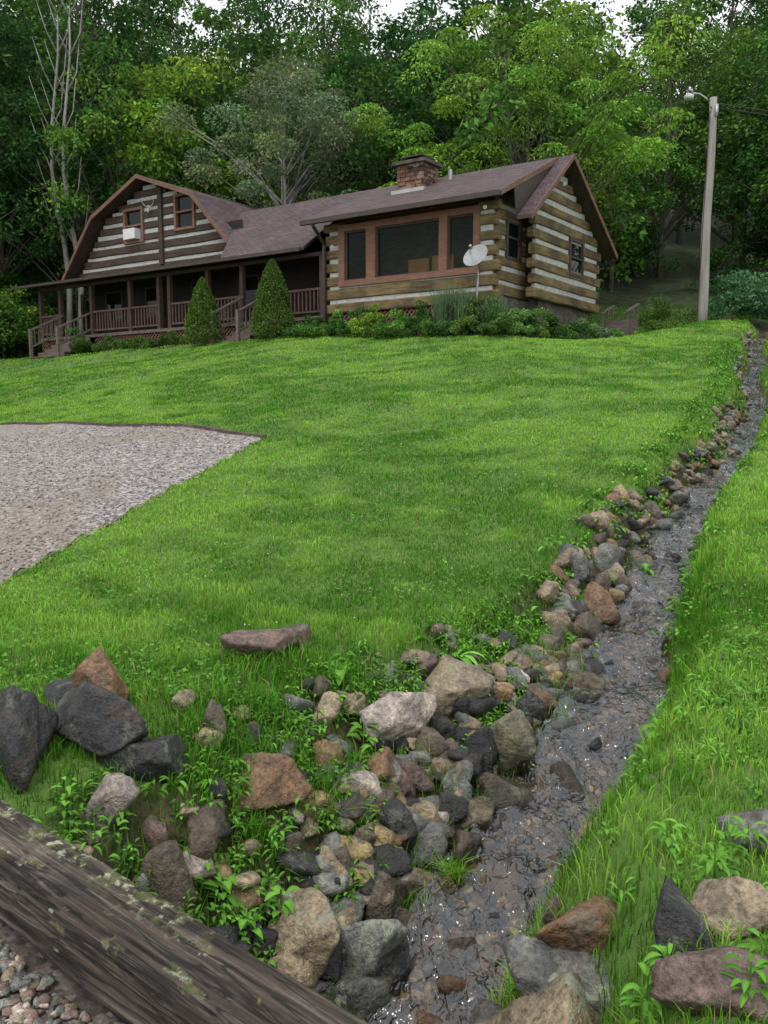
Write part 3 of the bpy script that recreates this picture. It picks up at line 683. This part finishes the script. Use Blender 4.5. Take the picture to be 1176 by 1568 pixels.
rfm,nt,b=newmat('brown_purple_shingles')
tc=nt.nodes.new('ShaderNodeTexCoord');br=nd(nt,'ShaderNodeTexBrick',Scale=1.0)
br.inputs['Color1'].default_value=(.066,.045,.048,1);br.inputs['Color2'].default_value=(.115,.080,.084,1);br.inputs['Mortar'].default_value=(.02,.014,.015,1)
br.inputs['Mortar Size'].default_value=.012;br.inputs['Brick Width'].default_value=.3;br.inputs['Row Height'].default_value=.14
nt.links.new(tc.outputs['UV'],br.inputs['Vector'])
n1=noise(nt,tc.outputs['UV'],.6,4);n2=noise(nt,tc.outputs['UV'],14,3)
c=mix(nt,1,br.outputs[0],ramp(nt,n1,[(.3,(.7,.7,.75)),(.7,(1.2,1.15,1.15))]),'MULTIPLY');c=mix(nt,.9,c,ramp(nt,n2,[(.3,(.5,.5,.5)),(.7,(1.35,1.35,1.35))]),'MULTIPLY')
nt.links.new(c,b.inputs['Base Color']);b.inputs['Roughness'].default_value=.85;bump(nt,b,br.outputs['Fac'],.3,.01)
def walls(mode,fix,a0,a1,z0,z1,opens,logm,name,pitch=.43,lh=.305,top=None,ext=.0):
    lb=HB();cb_=HB();z=z0;i=0
    while z<z1-.05:
        ll=lh+random.uniform(-.035,.035);zt=min(z+ll,z1);zn=min(z+pitch,z1)
        def segs(za,zb):
            zs=(za+zb)/2
            s0,s1=(a0,a1) if top is None else top(za,zb)
            if s1-s0<.15: return []
            sg=[(s0,s1)]
            for (o0,o1,oz0,oz1) in opens:
                if oz0<zs<oz1:
                    ns=[]
                    for (u,v_) in sg:
                        if o1<=u or o0>=v_: ns.append((u,v_))
                        else:
                            if o0>u: ns.append((u,o0))
                            if o1<v_: ns.append((o1,v_))
                    sg=ns
            return sg
        for (u,v_) in segs(z,zt):
            e=ext if i%2==0 else ext*.6
            uu=u-e if u==a0 else u;ve=v_+e if v_==a1 else v_
            lb.log(mode,uu,ve,fix,z,zt)
        for (u,v_) in segs(zt,zn):
            if zn-zt>.01:
                if mode=='s': cb_.box(u,v_,fix-.06,fix+.06,zt-.02,zn+.02)
                else: cb_.box(fix-.06,fix+.06,u,v_,zt-.02,zn+.02)
        z+=pitch;i+=1
    lb.obj(name+'_logs',logm,cabin);cb_.obj(name+'_chinking',chm,cabin)
Z0=5.08;ZT=7.92
walls('s',.12,.12,5.8,Z0,ZT,[(.55,5.38,5.9,7.8)],lgm,'room_front',ext=.2)
walls('p',.12,.24,1.9,Z0+.2,ZT,[(.75,1.45,6.45,7.55)],lgm,'room_side',ext=.12)
fr=HB();gl=HB()
fr.box(.5,5.42,.0,.2,7.62,7.82);fr.box(.5,5.42,-.02,.2,5.9,6.08)
for (a0,a1) in ((.5,.7),(1.55,1.82),(4.05,4.38),(5.2,5.42)): fr.box(a0,a1,.0,.2,6.08,7.62)
for (a0,a1) in ((.7,1.55),(1.82,4.05),(4.38,5.2)): gl.box(a0,a1,.14,.15,6.08,7.62)
fr.obj('window_frames',trm,cabin)
sb=HB()
for (a0,a1) in ((.7,1.55),(1.82,4.05),(4.38,5.2)):
    for c0,c1,z0_,z1_ in ((a0,a0+.05,6.08,7.62),(a1-.05,a1,6.08,7.62),(a0+.05,a1-.05,7.57,7.62),(a0+.05,a1-.05,6.08,6.13)): sb.box(c0,c1,.08,.13,z0_,z1_)
sb.obj('window_sashes',brm,cabin)
ib=HB();ib.box(.3,5.6,2.4,2.45,5.1,8.0);ib.box(.3,5.6,.25,2.4,5.09,5.12);ib.box(.3,5.6,.3,2.4,8.0,8.03);ib.box(5.56,5.6,.3,2.4,5.12,8);ib.obj('room_interior',inm,cabin)
ch_=HB()
for (a0,p0) in ((2.2,.7),(3.2,.9)):
    ch_.box(a0,a0+.75,p0,p0+.7,5.2,5.9);ch_.box(a0,a0+.75,p0+.7,p0+.85,5.2,6.85);ch_.box(a0-.12,a0-.002,p0,p0+.85,5.2,6.2);ch_.box(a0+.752,a0+.87,p0,p0+.85,5.2,6.2)
ch_.obj('armchairs',chrm,cabin)
cp=HB()
cp.panelP(.05,[(.05,7.9),(1.95,7.9),(1.95,9.05),(.05,8.12)],.05)
cp.panelP(-.43,[(.38,7.42),(2.85,9.55),(1.5,8.95),(.2,8.28)],.02)
cp.obj('eave_side_panels',brm,cabin)  # dark brown here paints in the soffit shadow between the roofs
lat=HB()
def lattice(s0,s1,p,z0,z1):
    st=.16;k=s0-(z1-z0)
    while k<s1:
        for sg in (1,-1):
            a0,a1=(k,k+(z1-z0)) if sg==1 else (k+(z1-z0),k)
            pp=p+(.02 if sg==1 else -.005);wd=.025
            lo,hi=min(a0,a1),max(a0,a1)
            if hi>s0 and lo<s1:
                c0=np.clip(a0,s0,s1);c1=np.clip(a1,s0,s1)
                f0=(c0-a0)/(a1-a0);f1=(c1-a0)/(a1-a0);q0=z0+(z1-z0)*f0;q1=z0+(z1-z0)*f1
                lat.hexa([P3(c0-wd,pp,q0),P3(c0+wd,pp,q0),P3(c0+wd,pp+.015,q0),P3(c0-wd,pp+.015,q0),P3(c1-wd,pp,q1),P3(c1+wd,pp,q1),P3(c1+wd,pp+.015,q1),P3(c1-wd,pp+.015,q1)])
        k+=st
lattice(.1,5.6,.1,4.2,5.05);lattice(6,8.2,.06,4.1,4.95);lattice(9.6,17.2,.06,4.05,4.95);lattice(19,20.5,.06,4.0,4.95)
lat.obj('lattice_skirt',trm,cabin)
fd=HB();fd.box(.15,5.8,.3,1.9,3.7,5.07);fd.box(-.3,12,2.05,5.6,3.7,5.3);fd.box(.0,.2,.2,2.05,3.7,5.25);fd.obj('foundation',stm,cabin)
db=HB();db.box(6,20.4,.2,.25,3.7,4.94);db.obj('crawlspace_shade_sheet',drk,cabin)  # near-black sheet added to paint in the shade behind the lattice
RZ=9.66
def gtop(za,zb):
    zm=(za+zb)/2;a=max(1.5,2.9-(RZ-.18-zm)/.86);b_=min(5.8,2.9+(RZ-.18-zm)/.66);return a,b_
walls('p',-.4,1.5,5.8,5.3,9.4,[(3.75,4.6,6.35,7.35)],lgm,'gable_end',top=gtop,ext=.25)
gb=HB();gb.box(-.3,-.2,1.6,5.7,5.3,7.6);gb.obj('gable_backing',drk,cabin)
sw=HB();fr2=HB()
for (so,p0,p1,z0_,z1_) in ((.03,.75,1.45,6.45,7.55),(-.49,3.75,4.6,6.35,7.35)):
    sw.box(so+.05,so+.08,p0,p1,z0_,z1_)
    for a0,a1,b0,b1 in ((p0-.1,p0,z0_-.1,z1_+.1),(p1,p1+.1,z0_-.1,z1_+.1),(p0,p1,z1_,z1_+.1),(p0,p1,z0_-.1,z0_),(p0,p1,(z0_+z1_)/2-.03,(z0_+z1_)/2+.03)): fr2.box(so-.03,so+.1,a0,a1,b0,b1)
sw.obj('side_window_glass',glm,cabin);fr2.obj('side_window_frames',brm,cabin);gl.obj('picture_window_glass',glt,cabin)
RV=[];RF=[];RUV=[]
def roofq(a,b_,c,d):
    n=len(RV);pts=[P3(*k) for k in (a,b_,c,d)];RV.extend(pts);RF.append([n,n+1,n+2,n+3])
    A=Vector(pts[0]);B=Vector(pts[1]);D=Vector(pts[3]);ux_=(B-A).normalized();nn=ux_.cross(D-A).normalized();vy=nn.cross(ux_)
    for k in pts:
        e=Vector(k)-A;RUV.append((e.dot(ux_),e.dot(vy)))
und=HB();fas=HB()
def roofplane(s0,s1,pa,za,pb,zb,th=.1,s1b=None):
    s1b=s1 if s1b is None else s1b
    und.slab([(s0,pa,za-.004),(s1,pa,za-.004),(s1b,pb,zb-.004),(s0,pb,zb-.004)],th)
    roofq((s0,pa,za),(s1,pa,za),(s1b,pb,zb),(s0,pb,zb))
roofplane(-.45,6.35,-.55,7.98,2.9,RZ+.05)
roofplane(-.9,-.455,.35,7.46,2.9,RZ+.05)
roofplane(6.36,9.9,-.5,7.2,2.9,RZ+.05,.1,12.35)
roofplane(9.95,21.3,-.55,7.16,1.5,7.62)
roofplane(-.9,14,6.4,7.25,2.9,RZ+.05)
GA=[(20.05,7.45),(18.05,9.85),(15.36,11.08),(12.6,10.05),(10.25,7.5)]
for (a,b_) in zip(GA,GA[1:]):
    sa,za=a;sb_,zb=b_
    roofq((sa,.75,za),(sa,9.5,za),(sb_,9.5,zb),(sb_,.75,zb))
    dz=.1
    und.hexa([P3(sa,.76,za-dz),P3(sb_,.76,zb-dz),P3(sb_,9.5,zb-dz),P3(sa,9.5,za-dz),P3(sa,.76,za-.005),P3(sb_,.76,zb-.005),P3(sb_,9.5,zb-.005),P3(sa,9.5,za-.005)])
    fas.hexa([P3(sa,.7,za-.14),P3(sb_,.7,zb-.14),P3(sb_,.755,zb-.14),P3(sa,.755,za-.14),P3(sa,.7,za+.02),P3(sb_,.7,zb+.02),P3(sb_,.755,zb+.02),P3(sa,.755,za+.02)])
mkobj('shingle_roof',RV,RF,rfm,cabin,uv=RUV);und.obj('roof_soffit',brm,cabin)
def rake(s,p0,z0_,p1,z1_,h_=.14,off=.03):
    fas.hexa([P3(s-off,p0,z0_-h_),P3(s,p0,z0_-h_),P3(s,p1,z1_-h_),P3(s-off,p1,z1_-h_),P3(s-off,p0,z0_+.015),P3(s,p0,z0_+.015),P3(s,p1,z1_+.015),P3(s-off,p1,z1_+.015)])
rake(-.905,.35,7.46,2.9,RZ+.05);rake(-.905,6.4,7.25,2.9,RZ+.05);rake(-.456,-.55,7.98,2.9,RZ+.05,.14,.02)
fas.obj('fascia_boards',fcm,cabin)
gt=HB();gt.box(-.45,6.35,-.68,-.555,7.82,7.96);gt.box(6.4,21.3,-.65,-.555,7.05,7.15)
gt.box(5.86,5.94,-.12,-.04,4.6,7.3);gt.hexa([P3(5.86,-.62,7.75),P3(5.94,-.62,7.75),P3(5.94,-.1,7.25),P3(5.86,-.1,7.25),P3(5.86,-.62,7.85),P3(5.94,-.62,7.85),P3(5.94,-.1,7.35),P3(5.86,-.1,7.35)])
gt.obj('gutters_and_downspout',brm,cabin)
walls('p',5.7,.24,1.9,Z0,ZT,[],lgm,'room_left_side')
def gat(za,zb):
    z=(za+zb)/2+.12
    def xs(lo):
        for (a,b_) in zip(GA,GA[1:]) if lo else zip(GA[::-1],GA[::-1][1:]):
            if a[1]<=z<=b_[1]: return a[0]+(b_[0]-a[0])*(z-a[1])/(b_[1]-a[1])
        return 15.36
    return xs(False)+.25,xs(True)-.25
walls('s',1.3,10,20,7.5,10.9,[(15.7,16.65,8.75,9.95),(12.95,13.85,8.95,10.15)],lgd,'gambrel_face',top=gat,pitch=.41,lh=.275)
gf=HB();gg=HB();ww_=HB()
for (a0,a1,z0_,z1_) in ((15.7,16.65,8.75,9.95),(12.95,13.85,8.95,10.15)):
    gg.box(a0,a1,1.28,1.31,z0_,z1_)
    for c0,c1,b0,b1 in ((a0-.08,a0+.02,z0_-.08,z1_+.08),(a1-.02,a1+.08,z0_-.08,z1_+.08),(a0+.02,a1-.02,z1_-.02,z1_+.08),(a0+.02,a1-.02,z0_-.08,z0_+.02),(a0+.02,a1-.02,(z0_+z1_)/2-.03,(z0_+z1_)/2+.03)): gf.box(c0,c1,1.15,1.34,b0,b1)
gg.obj('gambrel_window_glass',glm,cabin);gf.obj('gambrel_window_frames',trm,cabin)
ww_.box(15.85,16.5,.95,1.25,8.8,9.2);ww_.obj('window_air_conditioner',wtm,cabin)
tb=HB();tb.box(14.55,14.75,1.12,1.2,7.7,10.6);tb.obj('gambrel_center_post',lgd,cabin)
mb=MB()
for sg in (-1,1):
    a=Vector(P3(15.2,1.1,9.9));mb.tube([a,a+Vector((.14*sg,-.06,.06)),a+Vector((.24*sg,-.1,.22)),a+Vector((.2*sg,-.12,.36))],[.02,.018,.014,.008],6)
mb.tube([a+Vector((0,.02,.06)),a+Vector((0,-.05,-.05)),a+Vector((0,-.1,-.2))],[.06,.055,.03],8)
mb.obj('mounted_antlers',chm,cabin)
gbk=HB();gbk.box(10.9,19.4,1.5,1.55,7.2,9.0);gbk.box(12.6,18,1.5,1.55,9.0,9.9);gbk.obj('gambrel_backing',drk,cabin)
pf=HB();pf.box(5.95,20.5,.0,2.2,4.95,5.06);pf.obj('porch_floor',grm,cabin)
bw=HB();bw.box(5.9,20,2.0,2.1,5.06,7.55);bw.obj('porch_back_wall',logmat('porch_wall_dark',[(.3,(.005,.004,.003)),(.7,(.012,.008,.006))],.5),cabin)  # dark timber, colour lowered further to paint in the porch shade
pw=HB();pwf=HB()
for a0 in (6.6,10.6,13,15.6,18):
    pw.box(a0,a0+.9,1.96,1.99,5.9,7.0)
    for c0,c1,b0,b1 in ((a0-.08,a0,5.82,7.08),(a0+.9,a0+.98,5.82,7.08),(a0,a0+.9,7,7.08),(a0,a0+.9,5.82,5.9)): pwf.box(c0,c1,1.93,1.99,b0,b1)
pw.obj('porch_windows',glm,cabin)
pwf.obj('porch_window_frames',pom,cabin)
po=HB()
for a0 in [6.1,9.5,11.1,13.0,13.55,15.1,17.3,19.2,20.45]: po.box(a0-.07,a0+.07,.0,.14,5.06,7.08)
po.box(6,20.6,.0,.14,6.98,7.1);po.box(20.38,20.52,1.9,2.04,5.06,7.1)
po.obj('porch_posts',pom,cabin)
po=HB()
def rail(a0,a1,p=.05):
    po.box(a0,a1,p-.03,p+.05,5.9,5.97);po.box(a0,a1,p-.02,p+.04,5.18,5.24)
    k=a0+.1
    while k<a1-.05: po.box(k-.02,k+.02,p-.01,p+.03,5.24,5.9);k+=.16
rail(6.17,8.2);rail(9.57,11.03);rail(11.17,12.93);rail(13.62,15.03);rail(15.17,17.2);rail(19.2,20.4)
po.box(8.1,8.24,0,.14,5.06,6.05)
po.obj('porch_railing',simple('railing_red_brown',[(.3,(.06,.032,.025)),(.7,(.12,.065,.05))],5,rough=.75,bs=.1),cabin)
stp=HB()
def stairs(a0,a1,n):
    for i in range(n):
        z=5.0-(i+1)*.17;p1=-(i)*.28;stp.box(a0,a1,p1-.3,p1,z-.04,z);stp.box(a0+.02,a1-.02,p1-.02,p1+.01,z,z+.13)
    L=n*.28
    for a in (a0-.03,a1+.03):
        stp.box(a-.05,a+.05,-L-.05,-L+.05,4.05,5.25)
        for zo in (.85,.2):
            stp.hexa([P3(a-.035,-L,4.35+zo-.05),P3(a+.035,-L,4.35+zo-.05),P3(a+.035,0,5.06+zo-.05),P3(a-.035,0,5.06+zo-.05),P3(a-.035,-L,4.35+zo+.02),P3(a+.035,-L,4.35+zo+.02),P3(a+.035,0,5.06+zo+.02),P3(a-.035,0,5.06+zo+.02)])
        for k in range(1,8):
            p=-L*k/8;zz=5.06-(.71)*k/8;stp.box(a-.015,a+.015,p-.02,p+.02,zz+.18,zz+.83)
stairs(8.3,9.4,5);stairs(17.4,19.0,5)
stp.obj('porch_steps_and_handrails',grm,cabin)
cb_=HB();r=np.random.default_rng(5)
z=8.4
while z<9.8:
    a,b_,p0,p1=(3.35,4.3,1.5,2.3)
    for (pp0,pp1) in ((p0,p0+.2),(p1-.2,p1)):
        k=a
        while k<b_-.02:
            k2=min(b_,k+r.uniform(.15,.34));cb_.box(k+.008,k2-.008,pp0-r.uniform(0,.04),pp1+r.uniform(0,.03),z+.008,z+.12);k=k2
    for (e0,e1) in ((a,a+.2),(b_-.2,b_)):
        k=p0+.2
        while k<p1-.22:
            k2=min(p1-.2,k+r.uniform(.15,.3));cb_.box(e0-r.uniform(0,.04),e1,k+.008,k2-.008,z+.008,z+.12);k=k2
    z+=.13
vo_m,nt,b=newmat('chimney_stone');v=coords(nt);vo=nd(nt,'ShaderNodeTexVoronoi',Scale=5);nt.links.new(v,vo.inputs[0])
sc_=nt.nodes.new('ShaderNodeSeparateColor');nt.links.new(vo.outputs['Color'],sc_.inputs[0])
nt.links.new(ramp(nt,sc_.outputs[0],[(.1,(.04,.025,.018)),(.5,(.15,.07,.042)),(.9,(.2,.15,.11))]),b.inputs['Base Color']);b.inputs['Roughness'].default_value=.9;bump(nt,b,noise(nt,v,30,3),.4,.02)
cb_.obj('chimney_stonework',vo_m,cabin)
cc_=HB();cc_.box(3.4,4.25,1.55,2.25,8.3,9.78);cc_.box(3.22,4.43,1.37,2.43,9.83,9.93);cc_.obj('chimney_core_and_cap',stm,cabin)
cm=HB();cm.box(3.5,4.1,1.6,2.2,9.932,9.98);cm.box(3.42,4.18,1.52,2.28,10.06,10.10)
for a in (3.5,4.06):
    for p in (1.6,2.16): cm.box(a,a+.04,p,p+.04,9.98,10.06)
cm.obj('chimney_metal_cap',brm,cabin)
flm=simple('flashing',[(.3,(.25,.25,.25)),(.7,(.38,.38,.38))],4,rough=.4,bs=0,metal=.6)
cf=HB();cf.box(3.2,4.4,1.3,1.46,8.85,9.02);cf.obj('chimney_flashing',flm,cabin)
mb=MB();a=Vector(P3(2.9,2.3,9.3));mb.tube([a,a+Vector((0,0,.4))],.07,10);mb.obj('roof_vent_pipe',flm,cabin)
fl_=MB()
for (s_,p_,z_) in ((.3,-.12,7.72),(5.6,-.1,7.2),(-.6,2.9,8.9)):
    a=Vector(P3(s_,p_,z_));fl_.tube([a,a+Vector((.02,-.1,-.05))],[.03,.06],8)
fl_.obj('flood_lights',wtm,cabin)
ws=HB()
for i in range(3): ws.box(-1.5,-.6,6.0+i*.3,6.3+i*.3,4.4,4.75+i*.17)
for a in (-1.5,-.65):
    for k in (6.0,6.4,6.8): ws.box(a-.025,a+.025,k-.03,k+.03,4.5,5.35+(k-6)*.35)
    ws.hexa([P3(a-.03,5.9,5.25),P3(a+.03,5.9,5.25),P3(a+.03,6.9,5.6),P3(a-.03,6.9,5.6),P3(a-.03,5.9,5.32),P3(a+.03,5.9,5.32),P3(a+.03,6.9,5.67),P3(a-.03,6.9,5.67)])
ws.obj('side_steps',grm,cabin)
dish=empty('satellite_dish')
dc=Vector(P3(.15,-.75,6.2));ax_=Vector((-.45,-.75,.5)).normalized();u_=ax_.orthogonal().normalized();v__=ax_.cross(u_)
V=[];F=[]
for i in range(9):
    rr=.38*i/8
    for j in range(28):
        t=2*math.pi*j/28;V.append(tuple(dc+(u_*math.cos(t)+v__*math.sin(t)*.9)*rr+ax_*(rr*rr*.5)))
for i in range(8):
    for j in range(28): F.append([i*28+j,i*28+(j+1)%28,(i+1)*28+(j+1)%28,(i+1)*28+j])
mkobj('reflector',V,F,simple('dish_gray',[(.3,(.22,.23,.24)),(.7,(.30,.31,.32))],3,rough=.5,bs=0),dish,True)
mb=MB();mb.tube([dc-ax_*.02,dc-ax_*.2,dc-ax_*.2+Vector((.0,.1,-.3)),(dc.x,dc.y+.15,float(H(dc.x,dc.y))-.1)],.03,8)
mb.tube([dc-v__*.3,dc+ax_*.42],.014,6);mb.tube([dc+ax_*.36,dc+ax_*.48],.04,8);mb.obj('mast_and_feed_arm',simple('galv',[(.3,(.2,.2,.21)),(.7,(.34,.34,.35))],8,rough=.4,metal=.5,bs=0),dish)
# ------------------------------------------------------------------ utility pole
pole=empty('utility_pole_with_light')
pxx,pyy=10.35,26.1;pz=float(H(pxx,pyy))
mb=MB();top=Vector((10.42,26.1,11.75));bot=Vector((pxx,pyy,pz-.3))
mb.tube([bot.lerp(top,i/10)+Vector((.02*math.sin(i),0,0)) for i in range(11)],[.16-.005*i for i in range(11)],12)
mb.obj('pole',simple('pole_wood',[(.3,(.17,.16,.145)),(.7,(.31,.295,.275))],3,(6,6,.3),.9,.4),pole,True)
mb=MB();mb.tube([top+Vector((-.1,-.1,-.35)),top+Vector((-.3,-.2,-.1)),top+Vector((-.55,-.25,.02)),top+Vector((-.8,-.3,.02))],.025,8)
mb.tube([top+Vector((.05,-.15,-.6)),top+Vector((.05,-.15,-.25))],.05,8)
mb.obj('lamp_arm',simple('galv2',[(.3,(.3,.3,.31)),(.7,(.45,.45,.46))],8,rough=.4,metal=.4,bs=0),pole,True)
mb=MB();lh=top+Vector((-.9,-.3,0));mb.tube([lh+Vector((.1,0,.1)),lh+Vector((0,0,.06)),lh+Vector((0,0,-.06)),lh+Vector((0,0,-.16))],[.05,.1,.15,.13],14);mb.tube([lh+Vector((.02,0,.12)),lh+Vector((.02,0,.2))],.035,8)
mb.obj('lamp_head',wtm,pole,True)
mb=MB()
for dz in (-.15,-.28): mb.tube([top+Vector((0,0,dz)),top+Vector((4,1,dz-.12)),top+Vector((9,2.2,dz+.1)),top+Vector((20,5,dz+1.2))],.012,5)
mb.tube([bot+Vector((-.17,-.05,.3)),top+Vector((-.12,-.05,-.4))],.012,5)
mb.obj('wires',brm,pole)
# ------------------------------------------------------------------ shrubs
def shrub(name,x,y,rx,rz_,nclu,lpc,ls,col,seed,cone=False,flat=.7):
    r=np.random.default_rng(seed);Ps=[];Cs=[];z0=float(H(x,y))
    if cone:
        n=nclu*lpc;u=r.uniform(0,1,n)**.75;hz=rz_*2
        az=r.uniform(0,6.283,n);rad=rx*np.clip(1.08*(1-u)**.62,0.02,1)*np.minimum(1,.72+u*3)*(1-.16*np.abs(np.sin(az*4+u*14)))*(.9+.2*vn(az*2,u*7,seed))*r.uniform(.72,1.04,n)
        P=np.stack([x+np.cos(az)*rad,y+np.sin(az)*rad,z0+u*hz],1)
        Ps.append(P);Cs.append(np.array(col)*r.uniform(.5,1.4,(n,1))*(.65+.5*(rad/(rx+1e-6)*.3+.5))[:,None])
    else:
        for k in range(nclu):
            d=r.normal(size=3);d/=np.linalg.norm(d);d[2]=abs(d[2]);c=np.array([x,y,z0+rz_*.15])+d*np.array([rx,rx,rz_*.9])*r.uniform(.3,.9)
            n=lpc;e=r.normal(size=(n,3));e/=np.linalg.norm(e,axis=1)[:,None]
            Ps.append(c+e*(r.uniform(.3,1,n)**.5*rx*.36)[:,None]*np.array([1,1,flat]));Cs.append(np.array(col)*r.uniform(.75,1.25)*r.uniform(.7,1.3,(n,1)))
    P=np.concatenate(Ps);C=np.concatenate(Cs);n=len(P)
    return leafquads(P,ls*r.uniform(.6,1.3,n),C,name,SM,.9 if not cone else 1.6,seed,elong=1.8)
shrub('conical_arborvitae',-6.15,27.25,.74,1.12,60,260,.07,(.10,.165,.035),1,True)
shrub('conical_arborvitae',-3.58,25.85,.80,1.25,60,260,.07,(.095,.155,.035),2,True)
bed=[(5.9,.5,.6,(.07,.15,.04)),(5.5,.5,.6,(.09,.2,.04)),(5.0,.5,.7,(.13,.26,.05)),(4.4,.5,.85,(.07,.16,.04)),(3.7,.55,.8,(.2,.32,.05)),(3.1,.5,.6,(.09,.18,.04)),(2.5,.6,.7,(.12,.25,.05)),(1.9,.55,.95,(.07,.16,.04)),(1.3,.55,.8,(.13,.26,.06)),(.7,.5,.95,(.07,.15,.04)),(.1,.55,1.0,(.16,.26,.06)),(-.5,.55,1.0,(.09,.18,.05)),(-.9,.5,.8,(.12,.22,.06))]
for i,(s_,rx,rz_,c) in enumerate(bed):
    for j in range(2):
        a=P3(s_+random.uniform(-.2,.2),-.6-j*.6+random.uniform(-.15,.15),0)
        shrub('garden_shrub',a[0],a[1],rx*random.uniform(.8,1.15),rz_*(1.15-.42*j),12,170,.07,tuple(np.array(c)*random.uniform(.8,1.2)),200+i*3+j)
for i,(p_,rx,rz_,c) in enumerate([(.1,.5,1.1,(.08,.17,.05)),(.6,.5,1.1,(.16,.26,.06)),(1.2,.5,1.05,(.07,.15,.04)),(1.8,.5,.95,(.1,.2,.05)),(2.5,.5,.9,(.07,.16,.04)),(3.2,.5,.9,(.16,.28,.1)),(4.1,.5,.85,(.2,.3,.16)),(5,.5,.75,(.11,.22,.05)),(5.8,.5,.7,(.2,.3,.06))]):
    a=P3(-.95-.08*i,p_,0);shrub('garden_shrub',a[0],a[1],rx,rz_,12,170,.075,c,300+i)
gm_x=[];gm_y=[];gm_h=[]
for (s_,p_,n0,rad,hh) in ((1.05,-.65,500,.38,1.75),(.55,-.7,350,.32,1.55),(-.25,-.5,260,.3,1.35)):
    a=P3(s_,p_,0);q_=np.random.default_rng(int(n0));gm_x.append(a[0]+q_.normal(size=n0)*rad*.5);gm_y.append(a[1]+q_.normal(size=n0)*rad*.5);gm_h.append(q_.uniform(.55,1,n0)*hh)
gmx=np.concatenate(gm_x);gmy=np.concatenate(gm_y);gmh=np.concatenate(gm_h)
blades(gmx,gmy,gmh,np.full(len(gmx),.028),np.array([.13,.21,.10])*np.random.default_rng(8).uniform(.6,1.3,(len(gmx),1)),'ornamental_grass_clump',.45,5)
a=P3(.9,-.5,0);shrub('tall_garden_bush',a[0],a[1],.55,1.6,20,150,.06,(.11,.19,.09),400,flat=1.2)
for i,s_ in enumerate((6.5,7.2,7.8,10.6,11.3,12.0,12.7,13.5,14.2,14.8,15.5,16.2)):
    a=P3(s_,-.55,0);shrub('porch_shrub',a[0],a[1],random.uniform(.38,.52),random.uniform(.45,.75),9,150,.07,(.08*random.uniform(.8,1.5),.17,.04),420+i)
a=P3(16.9,-.9,0);shrub('porch_shrub',a[0],a[1],.5,1.2,14,160,.07,(.08,.17,.04),450)
shrub('rhododendron_bush',12.6,27.9,1.45,1.7,36,240,.13,(.08,.18,.08),500)
shrub('rhododendron_bush',14.9,30.5,1.5,1.7,34,240,.13,(.09,.18,.06),501)
for i,(x,y,rx,rz_,c) in enumerate([(11.5,33,.9,1.,(.15,.26,.06)),(13.3,33.5,1.1,1.2,(.11,.2,.05)),(8.0,31,.8,.8,(.13,.24,.05)),(7.6,29.6,.7,.7,(.2,.3,.05)),(15.8,28,1.2,1.,(.1,.2,.05)),(7.9,33.5,1,1.1,(.09,.18,.05)),(8.6,35.5,1,1.3,(.12,.22,.05)),(12.8,37,1.1,1.5,(.12,.22,.05))]):
    shrub('hillside_shrub',x,y,rx,rz_,16,200,.09,c,520+i)
print('done')
